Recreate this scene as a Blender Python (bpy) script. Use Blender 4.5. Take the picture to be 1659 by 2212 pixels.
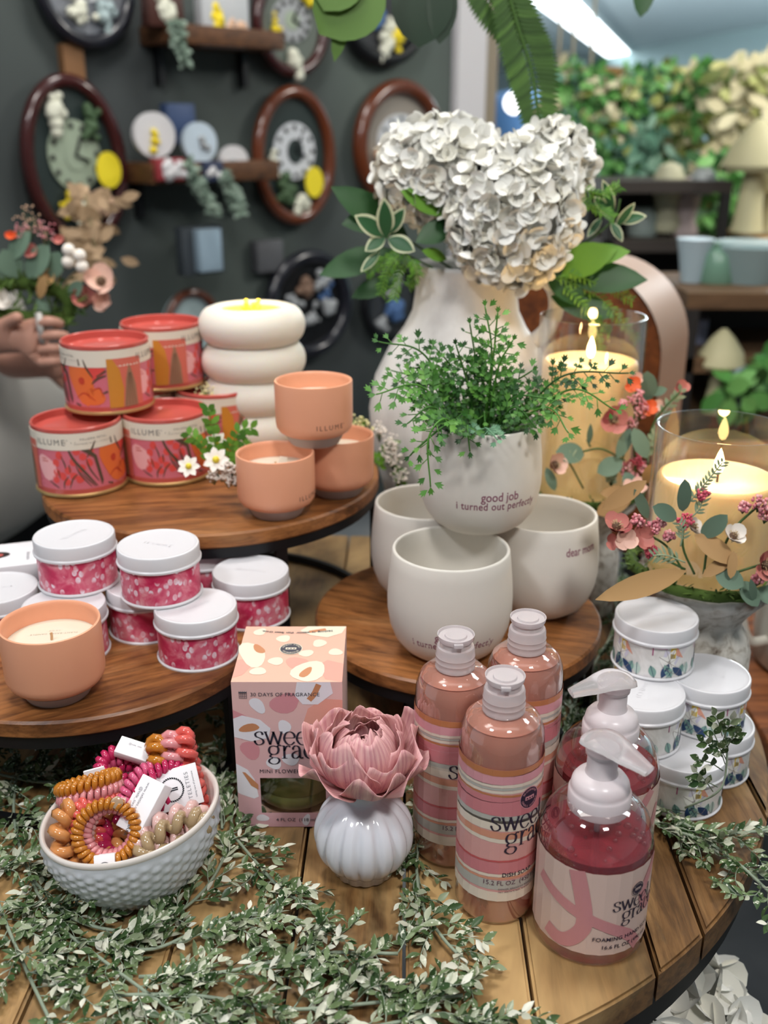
import bpy, bmesh, math, random
from math import sin, cos, pi, radians, sqrt, atan2
from mathutils import Vector, Matrix, Quaternion
V = Vector
scene = bpy.context.scene
for o in list(bpy.data.objects):
    bpy.data.objects.remove(o)

# ------------------------------------------------------------------ camera
EYE = V((0, 0, .538)); PITCH = radians(21); FPX = 2150.0
cam_d = bpy.data.cameras.new('camera'); cam = bpy.data.objects.new('camera', cam_d)
scene.collection.objects.link(cam); scene.camera = cam
cam.location = EYE; cam.rotation_euler = (pi/2 - PITCH, 0, 0)
cam_d.sensor_fit = 'VERTICAL'; cam_d.sensor_height = 24; cam_d.lens = 24*FPX/2212
cam_d.clip_start = .02; cam_d.clip_end = 100
cam_d.dof.use_dof = True; cam_d.dof.focus_distance = .74; cam_d.dof.aperture_fstop = 3.3

# ------------------------------------------------------------------ world and light
scene.view_settings.view_transform = 'Standard'; scene.view_settings.look = 'None'
scene.view_settings.gamma = 1; scene.view_settings.exposure = 0.06
scene.view_settings.use_curve_mapping = False
w = bpy.data.worlds.new('world'); scene.world = w; w.use_nodes = True
w.node_tree.nodes['Background'].inputs[0].default_value = (.75, .82, .9, 1)
w.node_tree.nodes['Background'].inputs[1].default_value = .5

def area(name, loc, target, size, power, color, sy=None):
    d = bpy.data.lights.new(name, 'AREA'); d.energy = power; d.color = color
    d.shape = 'RECTANGLE' if sy else 'SQUARE'; d.size = size
    if sy: d.size_y = sy
    o = bpy.data.objects.new(name, d); scene.collection.objects.link(o)
    o.location = loc; o.rotation_euler = (V(target) - V(loc)).to_track_quat('-Z', 'Y').to_euler()
    return o
def spot(name, loc, target, power, color, rad, ang=60):
    d = bpy.data.lights.new(name, 'SPOT'); d.energy = power; d.color = color
    d.shadow_soft_size = rad; d.spot_size = radians(ang); d.spot_blend = .6
    o = bpy.data.objects.new(name, d); scene.collection.objects.link(o)
    o.location = loc; o.rotation_euler = (V(target) - V(loc)).to_track_quat('-Z', 'Y').to_euler()
    return o
def point(name, loc, power, color, rad):
    d = bpy.data.lights.new(name, 'POINT'); d.energy = power; d.color = color; d.shadow_soft_size = rad
    o = bpy.data.objects.new(name, d); scene.collection.objects.link(o); o.location = loc
    return o
# ceiling fixtures of the shop, plus added fill lights (ceiling is about 1.5 m above the camera)
area('ceiling_area_light', (.5, -.5, 2.0), (.05, .8, .1), .35, 29, (1, .97, .93), .35)
area('ceiling_area_light', (-1.0, -.2, 2.0), (-.05, .8, .1), .35, 21, (.95, .97, 1), .35)
area('ceiling_area_light', (.1, .9, 2.02), (.05, .9, 0), .3, 9, (1, .95, .88), 1.6)
area('ceiling_area_light', (-.2, 2.5, 2.02), (-.5, 3.4, .3), .5, 22, (1, .97, .92), .5)
area('ceiling_area_light', (2.2, 3.2, 2.02), (1.8, 4.2, .2), .5, 85, (1, .96, .88), 1.5)
area('ceiling_area_light', (1.6, 1.4, 2.02), (.9, 1.6, 0), .5, 12, (.95, .98, 1), 1.2)
area('ceiling_area_light', (-.5, 1.25, 2.02), (-.8, 1.9, .1), .4, 20, (1, .97, .93), .4)  # added light to brighten the person's grey shirt
point('ceiling_fill', (4.5, 9, 1.1), 800, (.9, .97, 1), .15)  # this and the next two points are added to brighten the far ceiling
point('ceiling_fill', (7.5, 16, 1.1), 2000, (.88, .97, 1), .15)
point('ceiling_fill', (-1, 14, 1.1), 500, (.88, .97, 1), .15)
area('ceiling_area_light', (2.5, 9, 1.95), (2.5, 9.2, -.8), 1.2, 260, (.86, .96, 1), 5)

# ------------------------------------------------------------------ helpers
def ray(px, py):
    u = (px-829.5)/FPX; v = (py-1106)/FPX; c = cos(PITCH); s = sin(PITCH)
    return V((u, c-v*s, -s-v*c))
def at(px, py, z):
    d = ray(px, py); return EYE + d*((z-EYE.z)/d.z)
def atY(px, py, Y):
    d = ray(px, py); return EYE + d*(Y/d.y)
def lin(h):
    if not isinstance(h, str): return tuple(h)
    h = h.lstrip('#'); r = [int(h[i:i+2], 16)/255 for i in (0, 2, 4)]
    return tuple(((c+.055)/1.055)**2.4 if c > .04045 else c/12.92 for c in r)
def col4(h): return (*lin(h), 1)

class MB:
    def __init__(s): s.v = []; s.f = []; s.m = []; s.sm = []; s.mats = []; s.uv = []
    def mi(s, m):
        if m not in s.mats: s.mats.append(m)
        return s.mats.index(m)
    def add(s, vs, fs, mat, smooth=True, uv=None):
        b = len(s.v); s.v += [tuple(p) for p in vs]; k = s.mi(mat)
        s.uv += (uv if uv else [(0, 0)]*len(vs))
        for f in fs:
            s.f.append([i+b for i in f]); s.m.append(k); s.sm.append(smooth)
    def lathe(s, prof, mat, seg=48, c=(0, 0, 0), fn=None, smooth=True, M=None):
        vs = []; fs = []; n = len(prof); uv = []
        for j, (r, z) in enumerate(prof):
            for i in range(seg):
                t = 2*pi*i/seg; rr = r + (fn(t, z, r) if fn else 0)
                p = V((rr*cos(t), rr*sin(t), z))
                if M: p = M @ p
                vs.append((p.x+c[0], p.y+c[1], p.z+c[2])); uv.append((i/seg, j/max(1, n-1)))
        for j in range(n-1):
            for i in range(seg):
                a = j*seg+i; b2 = j*seg+(i+1) % seg
                fs.append((a, b2, b2+seg, a+seg))
        if prof[0][0] > 1e-6 and prof[0][0] < .004: fs.append(tuple(range(seg))[::-1])
        if prof[-1][0] > 1e-6 and prof[-1][0] < .004: fs.append(tuple(range((n-1)*seg, n*seg)))
        s.add(vs, fs, mat, smooth, uv)
    def tube(s, pts, rad, mat, seg=8, closed=False, smooth=True):
        pts = [V(p) for p in pts]; n = len(pts)
        if not isinstance(rad, (list, tuple)): rad = [rad]*n
        vs = []; fs = []; prev = None
        for i, p in enumerate(pts):
            if closed: t = pts[(i+1) % n]-pts[i-1]
            else: t = pts[min(i+1, n-1)]-pts[max(i-1, 0)]
            if t.length < 1e-9: t = V((0, 0, 1))
            t.normalize()
            if prev is None:
                a = V((0, 0, 1)) if abs(t.z) < .9 else V((1, 0, 0)); u = t.cross(a).normalized()
            else:
                u = (prev - t*prev.dot(t))
                u = u.normalized() if u.length > 1e-6 else t.orthogonal().normalized()
            prev = u; w2 = t.cross(u)
            for k in range(seg):
                q = 2*pi*k/seg; vs.append(p+(u*cos(q)+w2*sin(q))*rad[i])
        for i in range(n if closed else n-1):
            for k in range(seg):
                a = i*seg+k; b2 = i*seg+(k+1) % seg; c2 = ((i+1) % n)*seg
                fs.append((a, b2, c2+(k+1) % seg, c2+k))
        if not closed:
            fs.append(tuple(range(seg))[::-1]); fs.append(tuple(range((n-1)*seg, n*seg)))
        s.add(vs, fs, mat, smooth)
    def box(s, lo, hi, mat, M=None, bevel=0):
        bm = bmesh.new(); bmesh.ops.create_cube(bm, size=1)
        for v in bm.verts: v.co = V(((lo[i]+hi[i])/2+v.co[i]*(hi[i]-lo[i]) for i in range(3)))
        if bevel: bmesh.ops.bevel(bm, geom=bm.edges[:], offset=bevel, segments=2, affect='EDGES', profile=.5)
        s.frombm(bm, mat, M, smooth=bool(bevel))
    def frombm(s, bm, mat, M=None, smooth=True):
        bm.verts.ensure_lookup_table(); bm.verts.index_update()
        s.add([(M @ v.co if M else v.co.copy()) for v in bm.verts], [[v.index for v in f.verts] for f in bm.faces], mat, smooth)
        bm.free()
    def ball(s, c, rad, mat, seg=10, M=None):
        if not isinstance(rad, (tuple, list)): rad = (rad,)*3
        n = max(4, seg//2); vs = [V((0, 0, -1))]; fs = []
        for j in range(1, n):
            a = -pi/2+pi*j/n
            for i in range(seg): vs.append(V((cos(a)*cos(2*pi*i/seg), cos(a)*sin(2*pi*i/seg), sin(a))))
        vs.append(V((0, 0, 1))); L = len(vs)-1
        for i in range(seg):
            k = (i+1) % seg
            fs.append((0, 1+k, 1+i)); fs.append((L, 1+(n-2)*seg+i, 1+(n-2)*seg+k))
            for j in range(n-2): fs.append((1+j*seg+i, 1+j*seg+k, 1+(j+1)*seg+k, 1+(j+1)*seg+i))
        out = []
        for p in vs:
            q = V((p.x*rad[0], p.y*rad[1], p.z*rad[2]))
            if M: q = M @ q
            out.append(q+V(c))
        s.add(out, fs, mat)
    def grid(s, fn, nu, nv, mat, smooth=True):
        vs = []; uv = []; fs = []
        for j in range(nv+1):
            for i in range(nu+1):
                vs.append(fn(i/nu, j/nv)); uv.append((i/nu, j/nv))
        for j in range(nv):
            for i in range(nu):
                a = j*(nu+1)+i; fs.append((a, a+1, a+nu+2, a+nu+1))
        s.add(vs, fs, mat, smooth, uv)
    def build(s, name, parent=None, sharp=45, loc=None, sub=0):
        me = bpy.data.meshes.new(name); me.from_pydata(s.v, [], s.f)
        for m in s.mats: me.materials.append(m)
        me.polygons.foreach_set('material_index', s.m)
        me.polygons.foreach_set('use_smooth', s.sm)
        ul = me.uv_layers.new(name='uv'); idx = [0]*len(me.loops); me.loops.foreach_get('vertex_index', idx)
        ul.data.foreach_set('uv', [c for i in idx for c in s.uv[i]])
        me.update()
        if sharp and any(s.sm):
            try: me.set_sharp_from_angle(angle=radians(sharp))
            except Exception: pass
        o = bpy.data.objects.new(name, me); scene.collection.objects.link(o)
        if parent: o.parent = parent
        if loc: o.location = loc
        if sub:
            md = o.modifiers.new('sub', 'SUBSURF'); md.levels = md.render_levels = sub
        return o

def tag(o, label, cat, group=None, kind=None):
    if label: o['label'] = label
    if cat: o['category'] = cat
    if group: o['group'] = group
    if kind: o['kind'] = kind
    return o
def thing(name, label, cat, loc=(0, 0, 0), rz=0, group=None):
    o = bpy.data.objects.new(name, None); scene.collection.objects.link(o)
    o.empty_display_size = .02
    o.location = loc if len(loc) == 3 else (*loc, 0); o.rotation_euler = (0, 0, rz); return tag(o, label, cat, group)
def struct(o): o['kind'] = 'structure'; return o
def dup(root, loc, rz, label, group=None):
    r = root.copy(); scene.collection.objects.link(r); r.location = loc; r.rotation_euler = (0, 0, rz)
    r['label'] = label
    if group: r['group'] = group
    for ch in list(root.children):
        c = ch.copy(); scene.collection.objects.link(c); c.parent = r
        for g in list(ch.children):
            d = g.copy(); scene.collection.objects.link(d); d.parent = c
    return r
def catmull(pts, n=8):
    P = [V(p) for p in pts]; P = [P[0]*2-P[1]]+P+[P[-1]*2-P[-2]]; out = []
    for i in range(1, len(P)-2):
        for k in range(n):
            t = k/n; a, b, c, d = P[i-1:i+3]
            out.append(.5*((2*b)+(c-a)*t+(2*a-5*b+4*c-d)*t*t+(3*b-a-3*c+d)*t**3))
    out.append(P[-2]); return out

# ------------------------------------------------------------------ materials
MATS = {}
def mat(name, color, rough=.5, metal=0, trans=0, emit=None, es=1, sss=0, spec=.5, ior=1.45, coat=0, alpha=1):
    if name in MATS: return MATS[name]
    m = bpy.data.materials.new(name); m.use_nodes = True; b = m.node_tree.nodes['Principled BSDF']
    b.inputs['Base Color'].default_value = col4(color); b.inputs['Roughness'].default_value = rough
    b.inputs['Metallic'].default_value = metal; b.inputs['Transmission Weight'].default_value = trans
    b.inputs['IOR'].default_value = ior; b.inputs['Specular IOR Level'].default_value = spec
    b.inputs['Coat Weight'].default_value = coat; b.inputs['Alpha'].default_value = alpha
    if sss:
        b.inputs['Subsurface Weight'].default_value = sss; b.inputs['Subsurface Radius'].default_value = (.02, .012, .006)
        b.inputs['Subsurface Scale'].default_value = .5
    if emit:
        b.inputs['Emission Color'].default_value = col4(emit); b.inputs['Emission Strength'].default_value = es
    MATS[name] = m; return m
def nodes(m): return m.node_tree.nodes, m.node_tree.links, m.node_tree.nodes['Principled BSDF']
def ramp(N, stops, interp='LINEAR'):
    r = N.new('ShaderNodeValToRGB'); e = r.color_ramp; e.interpolation = interp
    e.elements[0].position = stops[0][0]; e.elements[0].color = col4(stops[0][1])
    e.elements[1].position = stops[-1][0]; e.elements[1].color = col4(stops[-1][1])
    for p, c in stops[1:-1]: x = e.elements.new(p); x.color = col4(c)
    return r
def mapping(N, L, scale=(1, 1, 1), kind='Object', rot=(0, 0, 0), loc=(0, 0, 0)):
    t = N.new('ShaderNodeTexCoord'); mp = N.new('ShaderNodeMapping'); L.new(t.outputs[kind], mp.inputs[0])
    mp.inputs['Scale'].default_value = scale; mp.inputs['Rotation'].default_value = rot; mp.inputs['Location'].default_value = loc
    return mp.outputs[0]
def noise(N, L, vec, scale, detail=4, rough=.5, dist=0):
    n = N.new('ShaderNodeTexNoise'); L.new(vec, n.inputs['Vector']); n.inputs['Scale'].default_value = scale
    n.inputs['Detail'].default_value = detail; n.inputs['Roughness'].default_value = rough; n.inputs['Distortion'].default_value = dist
    return n.outputs['Fac']
def mixc(N, L, a, b, fac, mode='MIX'):
    x = N.new('ShaderNodeMix'); x.data_type = 'RGBA'; x.blend_type = mode
    for sock, val in ((x.inputs[0], fac), (x.inputs[6], a), (x.inputs[7], b)):
        if hasattr(val, 'links'): L.new(val, sock)
        elif isinstance(val, (int, float)): sock.default_value = val
        else: sock.default_value = col4(val)
    return x.outputs[2]
def bump(N, L, b, h, strength=.3, dist=.001):
    x = N.new('ShaderNodeBump'); x.inputs['Strength'].default_value = strength; x.inputs['Distance'].default_value = dist
    L.new(h, x.inputs['Height']); L.new(x.outputs[0], b.inputs['Normal'])
def island(N):
    return N.new('ShaderNodeNewGeometry').outputs['Random Per Island']
def leafmat(name, stops, rough=.5, frost=None, fscale=260, flo=.5, fhi=.62, spec=.4):
    if name in MATS: return MATS[name]
    m = mat(name, stops[0][1], rough, spec=spec); N, L, b = nodes(m)
    r = ramp(N, stops); L.new(island(N), r.inputs[0]); out = r.outputs[0]
    if frost:
        n = noise(N, L, mapping(N, L), fscale, 2); rr = ramp(N, [(flo, '#000000'), (fhi, '#ffffff')]); L.new(n, rr.inputs[0])
        out = mixc(N, L, out, frost, rr.outputs[0])
    L.new(out, b.inputs['Base Color']); return m
def woodmat(name, dark, mid, light, axis='Y', s1=14, rough=.45, per=True, stain=None, stretch=.12):
    if name in MATS: return MATS[name]
    m = mat(name, mid, rough); N, L, b = nodes(m)
    sc = {'Y': (1, stretch, 1), 'X': (stretch, 1, 1)}[axis]
    vec = mapping(N, L, sc)
    if per:
        g = island(N); mul = N.new('ShaderNodeMath'); mul.operation = 'MULTIPLY'; mul.inputs[1].default_value = 7.3; L.new(g, mul.inputs[0])
        cb = N.new('ShaderNodeCombineXYZ'); L.new(mul.outputs[0], cb.inputs[2]); L.new(mul.outputs[0], cb.inputs[1])
        ad = N.new('ShaderNodeVectorMath'); L.new(vec, ad.inputs[0]); L.new(cb.outputs[0], ad.inputs[1]); vec = ad.outputs[0]
    n1 = noise(N, L, vec, s1, 6, .6, 1.6)
    r1 = ramp(N, [(.3, dark), (.46, mid), (.58, mid), (.74, light)]); L.new(n1, r1.inputs[0])
    n2 = noise(N, L, vec, s1*9, 5, .65, .5); r2 = ramp(N, [(.3, '#6a5a4a'), (.6, '#ffffff')]); L.new(n2, r2.inputs[0])
    out = mixc(N, L, r1.outputs[0], r2.outputs[0], .75, 'MULTIPLY')
    if stain:
        n3 = noise(N, L, mapping(N, L, (1, .45, 1)), 9, 4, .6, .8); r3 = ramp(N, [(.5, '#000000'), (.68, '#ffffff')]); L.new(n3, r3.inputs[0])
        out = mixc(N, L, out, stain, r3.outputs[0])
    L.new(out, b.inputs['Base Color']); bump(N, L, b, n2, .35, .0006); return m

def thin_glass(name, tint=(1, 1, 1), k=.55):
    m = bpy.data.materials.new(name); m.use_nodes = True; N = m.node_tree.nodes; L = m.node_tree.links
    N.remove(N['Principled BSDF']); out = N['Material Output']
    t = N.new('ShaderNodeBsdfTransparent'); t.inputs[0].default_value = (*tint, 1)
    g = N.new('ShaderNodeBsdfGlossy'); g.inputs['Roughness'].default_value = .03
    lw = N.new('ShaderNodeLayerWeight'); lw.inputs[0].default_value = .35
    mu = N.new('ShaderNodeMath'); mu.operation = 'MULTIPLY'; mu.inputs[1].default_value = k
    ad = N.new('ShaderNodeMath'); ad.operation = 'ADD'; ad.inputs[1].default_value = .035
    L.new(lw.outputs['Facing'], mu.inputs[0]); L.new(mu.outputs[0], ad.inputs[0])
    mx = N.new('ShaderNodeMixShader'); L.new(ad.outputs[0], mx.inputs[0]); L.new(t.outputs[0], mx.inputs[1]); L.new(g.outputs[0], mx.inputs[2])
    L.new(mx.outputs[0], out.inputs[0]); MATS[name] = m; return m

GLASS = thin_glass('clear_glass'); SHELL = thin_glass('bottle_shell', (.98, .95, .95), .7)
WHITE = mat('white_enamel', '#d9d8dc', .32); BLACK = mat('black_metal', '#15161a', .42, .3)
INK = mat('ink', '#2c2a3a', .6); INK2 = mat('grey_ink', '#6c6a72', .6)
PAPER = mat('white_card', '#f1eef2', .55)
CREAM = mat('cream_paper', '#e6dccb', .5)

# ------------------------------------------------------------------ flat artwork laid on a surface
FONTC = {}
def textmesh(s, space=1.0, bold=False):
    k = (s, space, bold)
    if k not in FONTC:
        c = bpy.data.curves.new('t', 'FONT'); c.body = s; c.size = 1; c.resolution_u = 3; c.space_character = space
        c.fill_mode = 'FRONT'; c.offset = .012 if bold else 0
        o = bpy.data.objects.new('t', c); scene.collection.objects.link(o)
        dg = bpy.context.evaluated_depsgraph_get(); me = bpy.data.meshes.new_from_object(o.evaluated_get(dg))
        vs = [v.co.xy.copy() for v in me.vertices]; fs = [list(p.vertices) for p in me.polygons]
        xs = [v.x for v in vs] or [0]
        bpy.data.objects.remove(o); bpy.data.curves.remove(c); bpy.data.meshes.remove(me)
        FONTC[k] = (vs, fs, min(xs), max(xs))
    return FONTC[k]
SG = {
 's': (.72, [[(.60, .76), (.52, .96), (.32, 1.0), (.11, .86), (.14, .64), (.36, .52), (.58, .38), (.62, .15), (.42, 0), (.18, .01), (.02, .24)]]),
 'w': (1.22, [[(.02, 1), (.32, .0)], [(.32, 0), (.58, .96)], [(.55, 1), (.86, 0)], [(.86, 0), (1.12, .96)], [(-.08, 1), (.16, 1)], [(.44, 1), (.66, 1)], [(1.0, 1), (1.2, 1)]]),
 'e': (.82, [[(.07, .52), (.38, .53), (.72, .56), (.68, .84), (.46, 1.0), (.2, .93), (.05, .62), (.06, .32), (.24, .04), (.5, 0), (.72, .2)]]),
 't': (.56, [[(.22, 1.5), (.22, .8), (.22, .22), (.34, .0), (.52, .1)], [(.02, 1), (.46, 1)]]),
 'g': (.86, [[(.36, 1.0), (.62, .9), (.68, .66), (.58, .4), (.34, .32), (.1, .42), (.04, .68), (.14, .92), (.36, 1.0)],
             [(.22, .34), (.1, .16), (.3, .06), (.6, .02), (.72, -.18), (.56, -.42), (.26, -.46), (.02, -.3), (.06, -.1), (.26, .02)], [(.6, .92), (.74, 1.06), (.86, 1.0)]]),
 'r': (.64, [[(.18, 1), (.18, 0)], [(0, 1), (.18, 1)], [(0, 0), (.38, 0)], [(.18, .58), (.3, .88), (.46, 1.0), (.6, .9)]]),
 'a': (.80, [[(.08, .8), (.26, 1.0), (.48, .92), (.55, .66), (.55, .2), (.64, .0), (.78, .08)], [(.55, .6), (.28, .54), (.06, .34), (.1, .06), (.32, .0), (.55, .22)]]),
 'c': (.76, [[(.68, .78), (.46, 1.0), (.18, .9), (.04, .5), (.16, .12), (.42, 0), (.70, .22)]])}
class Art:
    """flat shapes in (x,y) metres, mapped on to a surface by fn(x, y, lift)"""
    def __init__(s, mb, fn, step=None, lift=.00015): s.mb = mb; s.fn = fn; s.step = step; s.k = lift
    def _put(s, bm, mat, layer):
        if s.step:
            xs = [v.co.x for v in bm.verts]
            if xs:
                a = math.floor(min(xs)/s.step)+1
                while a*s.step < max(xs):
                    bmesh.ops.bisect_plane(bm, geom=bm.verts[:]+bm.edges[:]+bm.faces[:], plane_co=(a*s.step, 0, 0), plane_no=(1, 0, 0)); a += 1
        bm.verts.ensure_lookup_table(); bm.verts.index_update()
        s.mb.add([s.fn(v.co.x, v.co.y, layer*s.k) for v in bm.verts], [[v.index for v in f.verts] for f in bm.faces], mat, False)
        bm.free()
    def poly(s, pts, mat, layer=1):
        bm = bmesh.new(); f = bm.faces.new([bm.verts.new((p[0], p[1], 0)) for p in pts])
        bmesh.ops.triangulate(bm, faces=[f]); s._put(bm, mat, layer)
    def blob(s, x, y, rx, ry, mat, layer=1, rot=0, n=14, wob=0, seed=0):
        R = random.Random(seed); P = []
        ph = R.random()*6; ph2 = R.random()*6
        for i in range(n):
            t = 2*pi*i/n; q = 1+wob*(sin(3*t+ph)*.6+sin(2*t+ph2)*.6); a = rx*q*cos(t); b = ry*q*sin(t)
            P.append((x+a*cos(rot)-b*sin(rot), y+a*sin(rot)+b*cos(rot)))
        s.poly(P, mat, layer)
    def leaf(s, x, y, l, w2, rot, mat, layer=1):
        P = []
        for i in range(9): t = i/8; P.append((t*l, w2*sin(pi*t)**.9))
        for i in range(7, 0, -1): t = i/8; P.append((t*l, -w2*sin(pi*t)**.9))
        s.poly([(x+a*cos(rot)-b*sin(rot), y+a*sin(rot)+b*cos(rot)) for a, b in P], mat, layer)
    def stroke(s, pts, wd, mat, layer=1, nib=False, smooth=4, taper=False):
        P = [V((p[0], p[1], 0)) for p in pts]
        if smooth and len(P) > 2: P = catmull(P, smooth)
        bm = bmesh.new(); prev = None; n = len(P)
        for i, p in enumerate(P):
            t = P[min(i+1, n-1)]-P[max(i-1, 0)]
            if t.length < 1e-9: t = V((1, 0, 0))
            t.normalize(); k = wd
            if nib: k = wd*(.26+.74*abs(t.y)**1.3)
            if taper: k = wd*max(.12, sin(pi*min(1, max(0, (i+.3)/n)))**.7)
            nn = V((-t.y, t.x, 0))*k/2
            cur = (bm.verts.new(p+nn), bm.verts.new(p-nn))
            if prev: bm.faces.new((prev[0], prev[1], cur[1], cur[0]))
            prev = cur
        s._put(bm, mat, layer)
    def text(s, st, x, y, size, mat, layer=2, align='C', space=1.0, bold=False, flip=False, xs=1.0, rot=0, fit=None):
        vs, fs, a, b = textmesh(st, space, bold)
        if fit: xs = fit/((b-a)*size)
        a, b = a, b; ox = {'C': (a+b)/2, 'L': a, 'R': b}[align]
        bm = bmesh.new(); sg = -1 if flip else 1; cr, sr = cos(rot), sin(rot); bv = []
        for v in vs:
            p, q = (v.x-ox)*size*xs*sg, v.y*size*sg
            bv.append(bm.verts.new((x+p*cr-q*sr, y+p*sr+q*cr, 0)))
        for f in fs:
            try: bm.faces.new([bv[i] for i in f])
            except Exception: pass
        s._put(bm, mat, layer)
    def script(s, st, x, y, size, mat, layer=3, wd=.15, rise=0):
        cx = x
        for ch in st:
            adv, strokes = SG[ch]
            for q in strokes: s.stroke([(cx+a*size, y+b*size+rise*(cx-x)) for a, b in q], wd*size, mat, layer, nib=True, smooth=4)
            if ch in 's': s.blob(cx+.05*size, y+.24*size+rise*(cx-x), .09*size, .09*size, mat, layer, n=8)
            if ch in 'ac': s.blob(cx+(.11 if ch == 'a' else .66)*size, y+.76*size+rise*(cx-x), .085*size, .085*size, mat, layer, n=8)
            cx += (adv+.03)*size
        return cx-x
    def seal(s, x, y, r, ink, pale, layer=2, flip=False):
        s.blob(x, y, r*1.08, r*1.08, pale, layer, n=28); s.blob(x, y, r, r, ink, layer+1, n=28)
        sg = -1 if flip else 1
        for txt, a0, dr in (('BRIDGEWATER', pi/2, -1), ('CANDLE COMPANY', -pi/2, 1)):
            n = len(txt); da = .2
            for i, ch in enumerate(txt):
                if ch == ' ': continue
                t = a0+dr*(i-(n-1)/2)*da
                rr = r*.70 if dr < 0 else r*.90
                s.text(ch, x+sg*rr*cos(t), y+sg*rr*sin(t), r*.27, pale, layer+2, rot=t-pi/2 if dr < 0 else t+pi/2, flip=flip)
        hw, hh = r*.5, r*.17
        s.poly([(x-hw, y-hh*sg), (x+hw, y-hh*sg), (x+hw, y+hh*sg*1.1), (x-hw, y+hh*sg*1.1)] if sg > 0 else [(x-hw, y-hh), (x+hw, y-hh), (x+hw, y+hh*1.1), (x-hw, y+hh*1.1)], pale, layer+2)
        for q in (-.6, 0, .6): s.blob(x+q*hw, y-.1*hh, hw*.22, hh*.5, ink, layer+3, n=8)
def cylmap(rf, z0=0):
    def f(x, y, h):
        r = rf(y) if callable(rf) else rf; t = x/(r if not callable(rf) else rf(0))
        return V(((r+h)*sin(t), -(r+h)*cos(t), z0+y))
    return f
# ------------------------------------------------------------------ the shop shell
FLOORZ = -.82; CEILZ = 2.06
m_floor = mat('concrete_floor', '#4a4d50', .45); N, L, b = nodes(m_floor)
n = noise(N, L, mapping(N, L), 2.2, 6, .6, .6); r = ramp(N, [(.3, '#4a4f53'), (.55, '#6c7175'), (.75, '#85827f')]); L.new(n, r.inputs[0]); L.new(r.outputs[0], b.inputs['Base Color'])
mb = MB(); mb.box((-4, -2, FLOORZ-.05), (16, 34, FLOORZ), m_floor); struct(mb.build('floor'))
m_ceil = mat('ceiling_paint', '#cdd8db', .8)
mb = MB(); mb.box((-4, -2, CEILZ), (16, 34, CEILZ+.05), m_ceil); struct(mb.build('ceiling'))
m_wall = mat('slate_wall', '#454c4b', .75); N, L, b = nodes(m_wall)
n = noise(N, L, mapping(N, L, (1, 1, .25)), 1.6, 2); r = ramp(N, [(.35, '#373c3d'), (.65, '#555f5a')]); L.new(n, r.inputs[0]); L.new(r.outputs[0], b.inputs['Base Color'])
# the display wall on the left runs away from the camera to the right
W0 = V((-.87, 2.9, 0)); WD = V((1, .98, 0)).normalized(); WN = V((WD.y, -WD.x, 0))   # WN points to the room
def wallp(px, py, off=0):
    d = ray(px, py); t = ((W0+WN*off-EYE).dot(WN))/d.dot(WN); return EYE+d*t
def wallM(px, py, off=0):
    p = wallp(px, py, off); M = Matrix.Identity(4)
    for i, a in enumerate((WD, V((0, 0, 1)), WN)): M[0][i], M[1][i], M[2][i] = a
    M.translation = p; return M       # local x along the wall, y up, z out of the wall
end = wallp(975, 200)
mb = MB(); a = W0-WD*2.6; e = V((end.x, end.y, 0))
ang = atan2(WD.y, WD.x); Mw = Matrix.Translation(a) @ Matrix.Rotation(ang, 4, 'Z')
mb.box((0, 0, FLOORZ), ((e-a).length, .12, CEILZ), m_wall, Mw); struct(mb.build('wall_left'))
mb = MB(); Mp = Matrix.Translation(e) @ Matrix.Rotation(ang, 4, 'Z')
mb.box((0, -.03, FLOORZ), (.16, .15, CEILZ), mat('white_post_paint', '#c9c6ca', .6), Mp); struct(mb.build('trim_1'))
mb = MB(); mb.box((.16, .0, FLOORZ), (.26, .15, CEILZ), mat('tan_trim', '#8d8170', .6), Mp); struct(mb.build('trim_2'))
m_back = mat('pale_blue_wall', '#9fb6b8', .8)
p1 = atY(1210, 152, 26); p2 = atY(1700, 84, 16.5)
mb = MB(); d = (p2-p1); d.z = 0; Mb = Matrix.Translation((p1.x, p1.y, 0)) @ Matrix.Rotation(atan2(d.y, d.x), 4, 'Z')
mb.box((-9, 0, FLOORZ), (d.length+3, .1, CEILZ), m_back, Mb); struct(mb.build('wall_back'))
mb = MB(); mb.box((12, -2, FLOORZ), (12.1, 30, CEILZ), m_back); struct(mb.build('wall_right'))
mb = MB(); mb.box((-4, -2.1, FLOORZ), (16, -2, CEILZ), mat('front_wall_paint', '#8e9294', .8)); struct(mb.build('wall_front'))

# fluorescent strip fixtures on the ceiling
LAMP = mat('fluorescent_tube', '#ffffff', .5, emit='#f2fbff', es=4.5)
def strip(p, q, wd, label):
    t = thing('fluorescent_light', label, 'ceiling light', ((p.x+q.x)/2, (p.y+q.y)/2, CEILZ-.05)); d = q-p
    M = Matrix.Rotation(atan2(d.y, d.x), 4, 'Z'); h = d.length/2
    mb = MB(); mb.box((-h, -wd/2, 0), (h, wd/2, .05), mat('fixture_white', '#dfe6e8', .5), M); mb.build('fixture_housing', t)
    mb = MB(); mb.box((-h+.05, -wd*.42, -.02), (h-.05, wd*.42, 0), LAMP, M, ); mb.build('diffuser', t)
strip(at(1125, -60, 2.0), at(1372, 150, 2.0), .62, 'long bright fluorescent strip light on the ceiling above the greenery')

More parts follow.
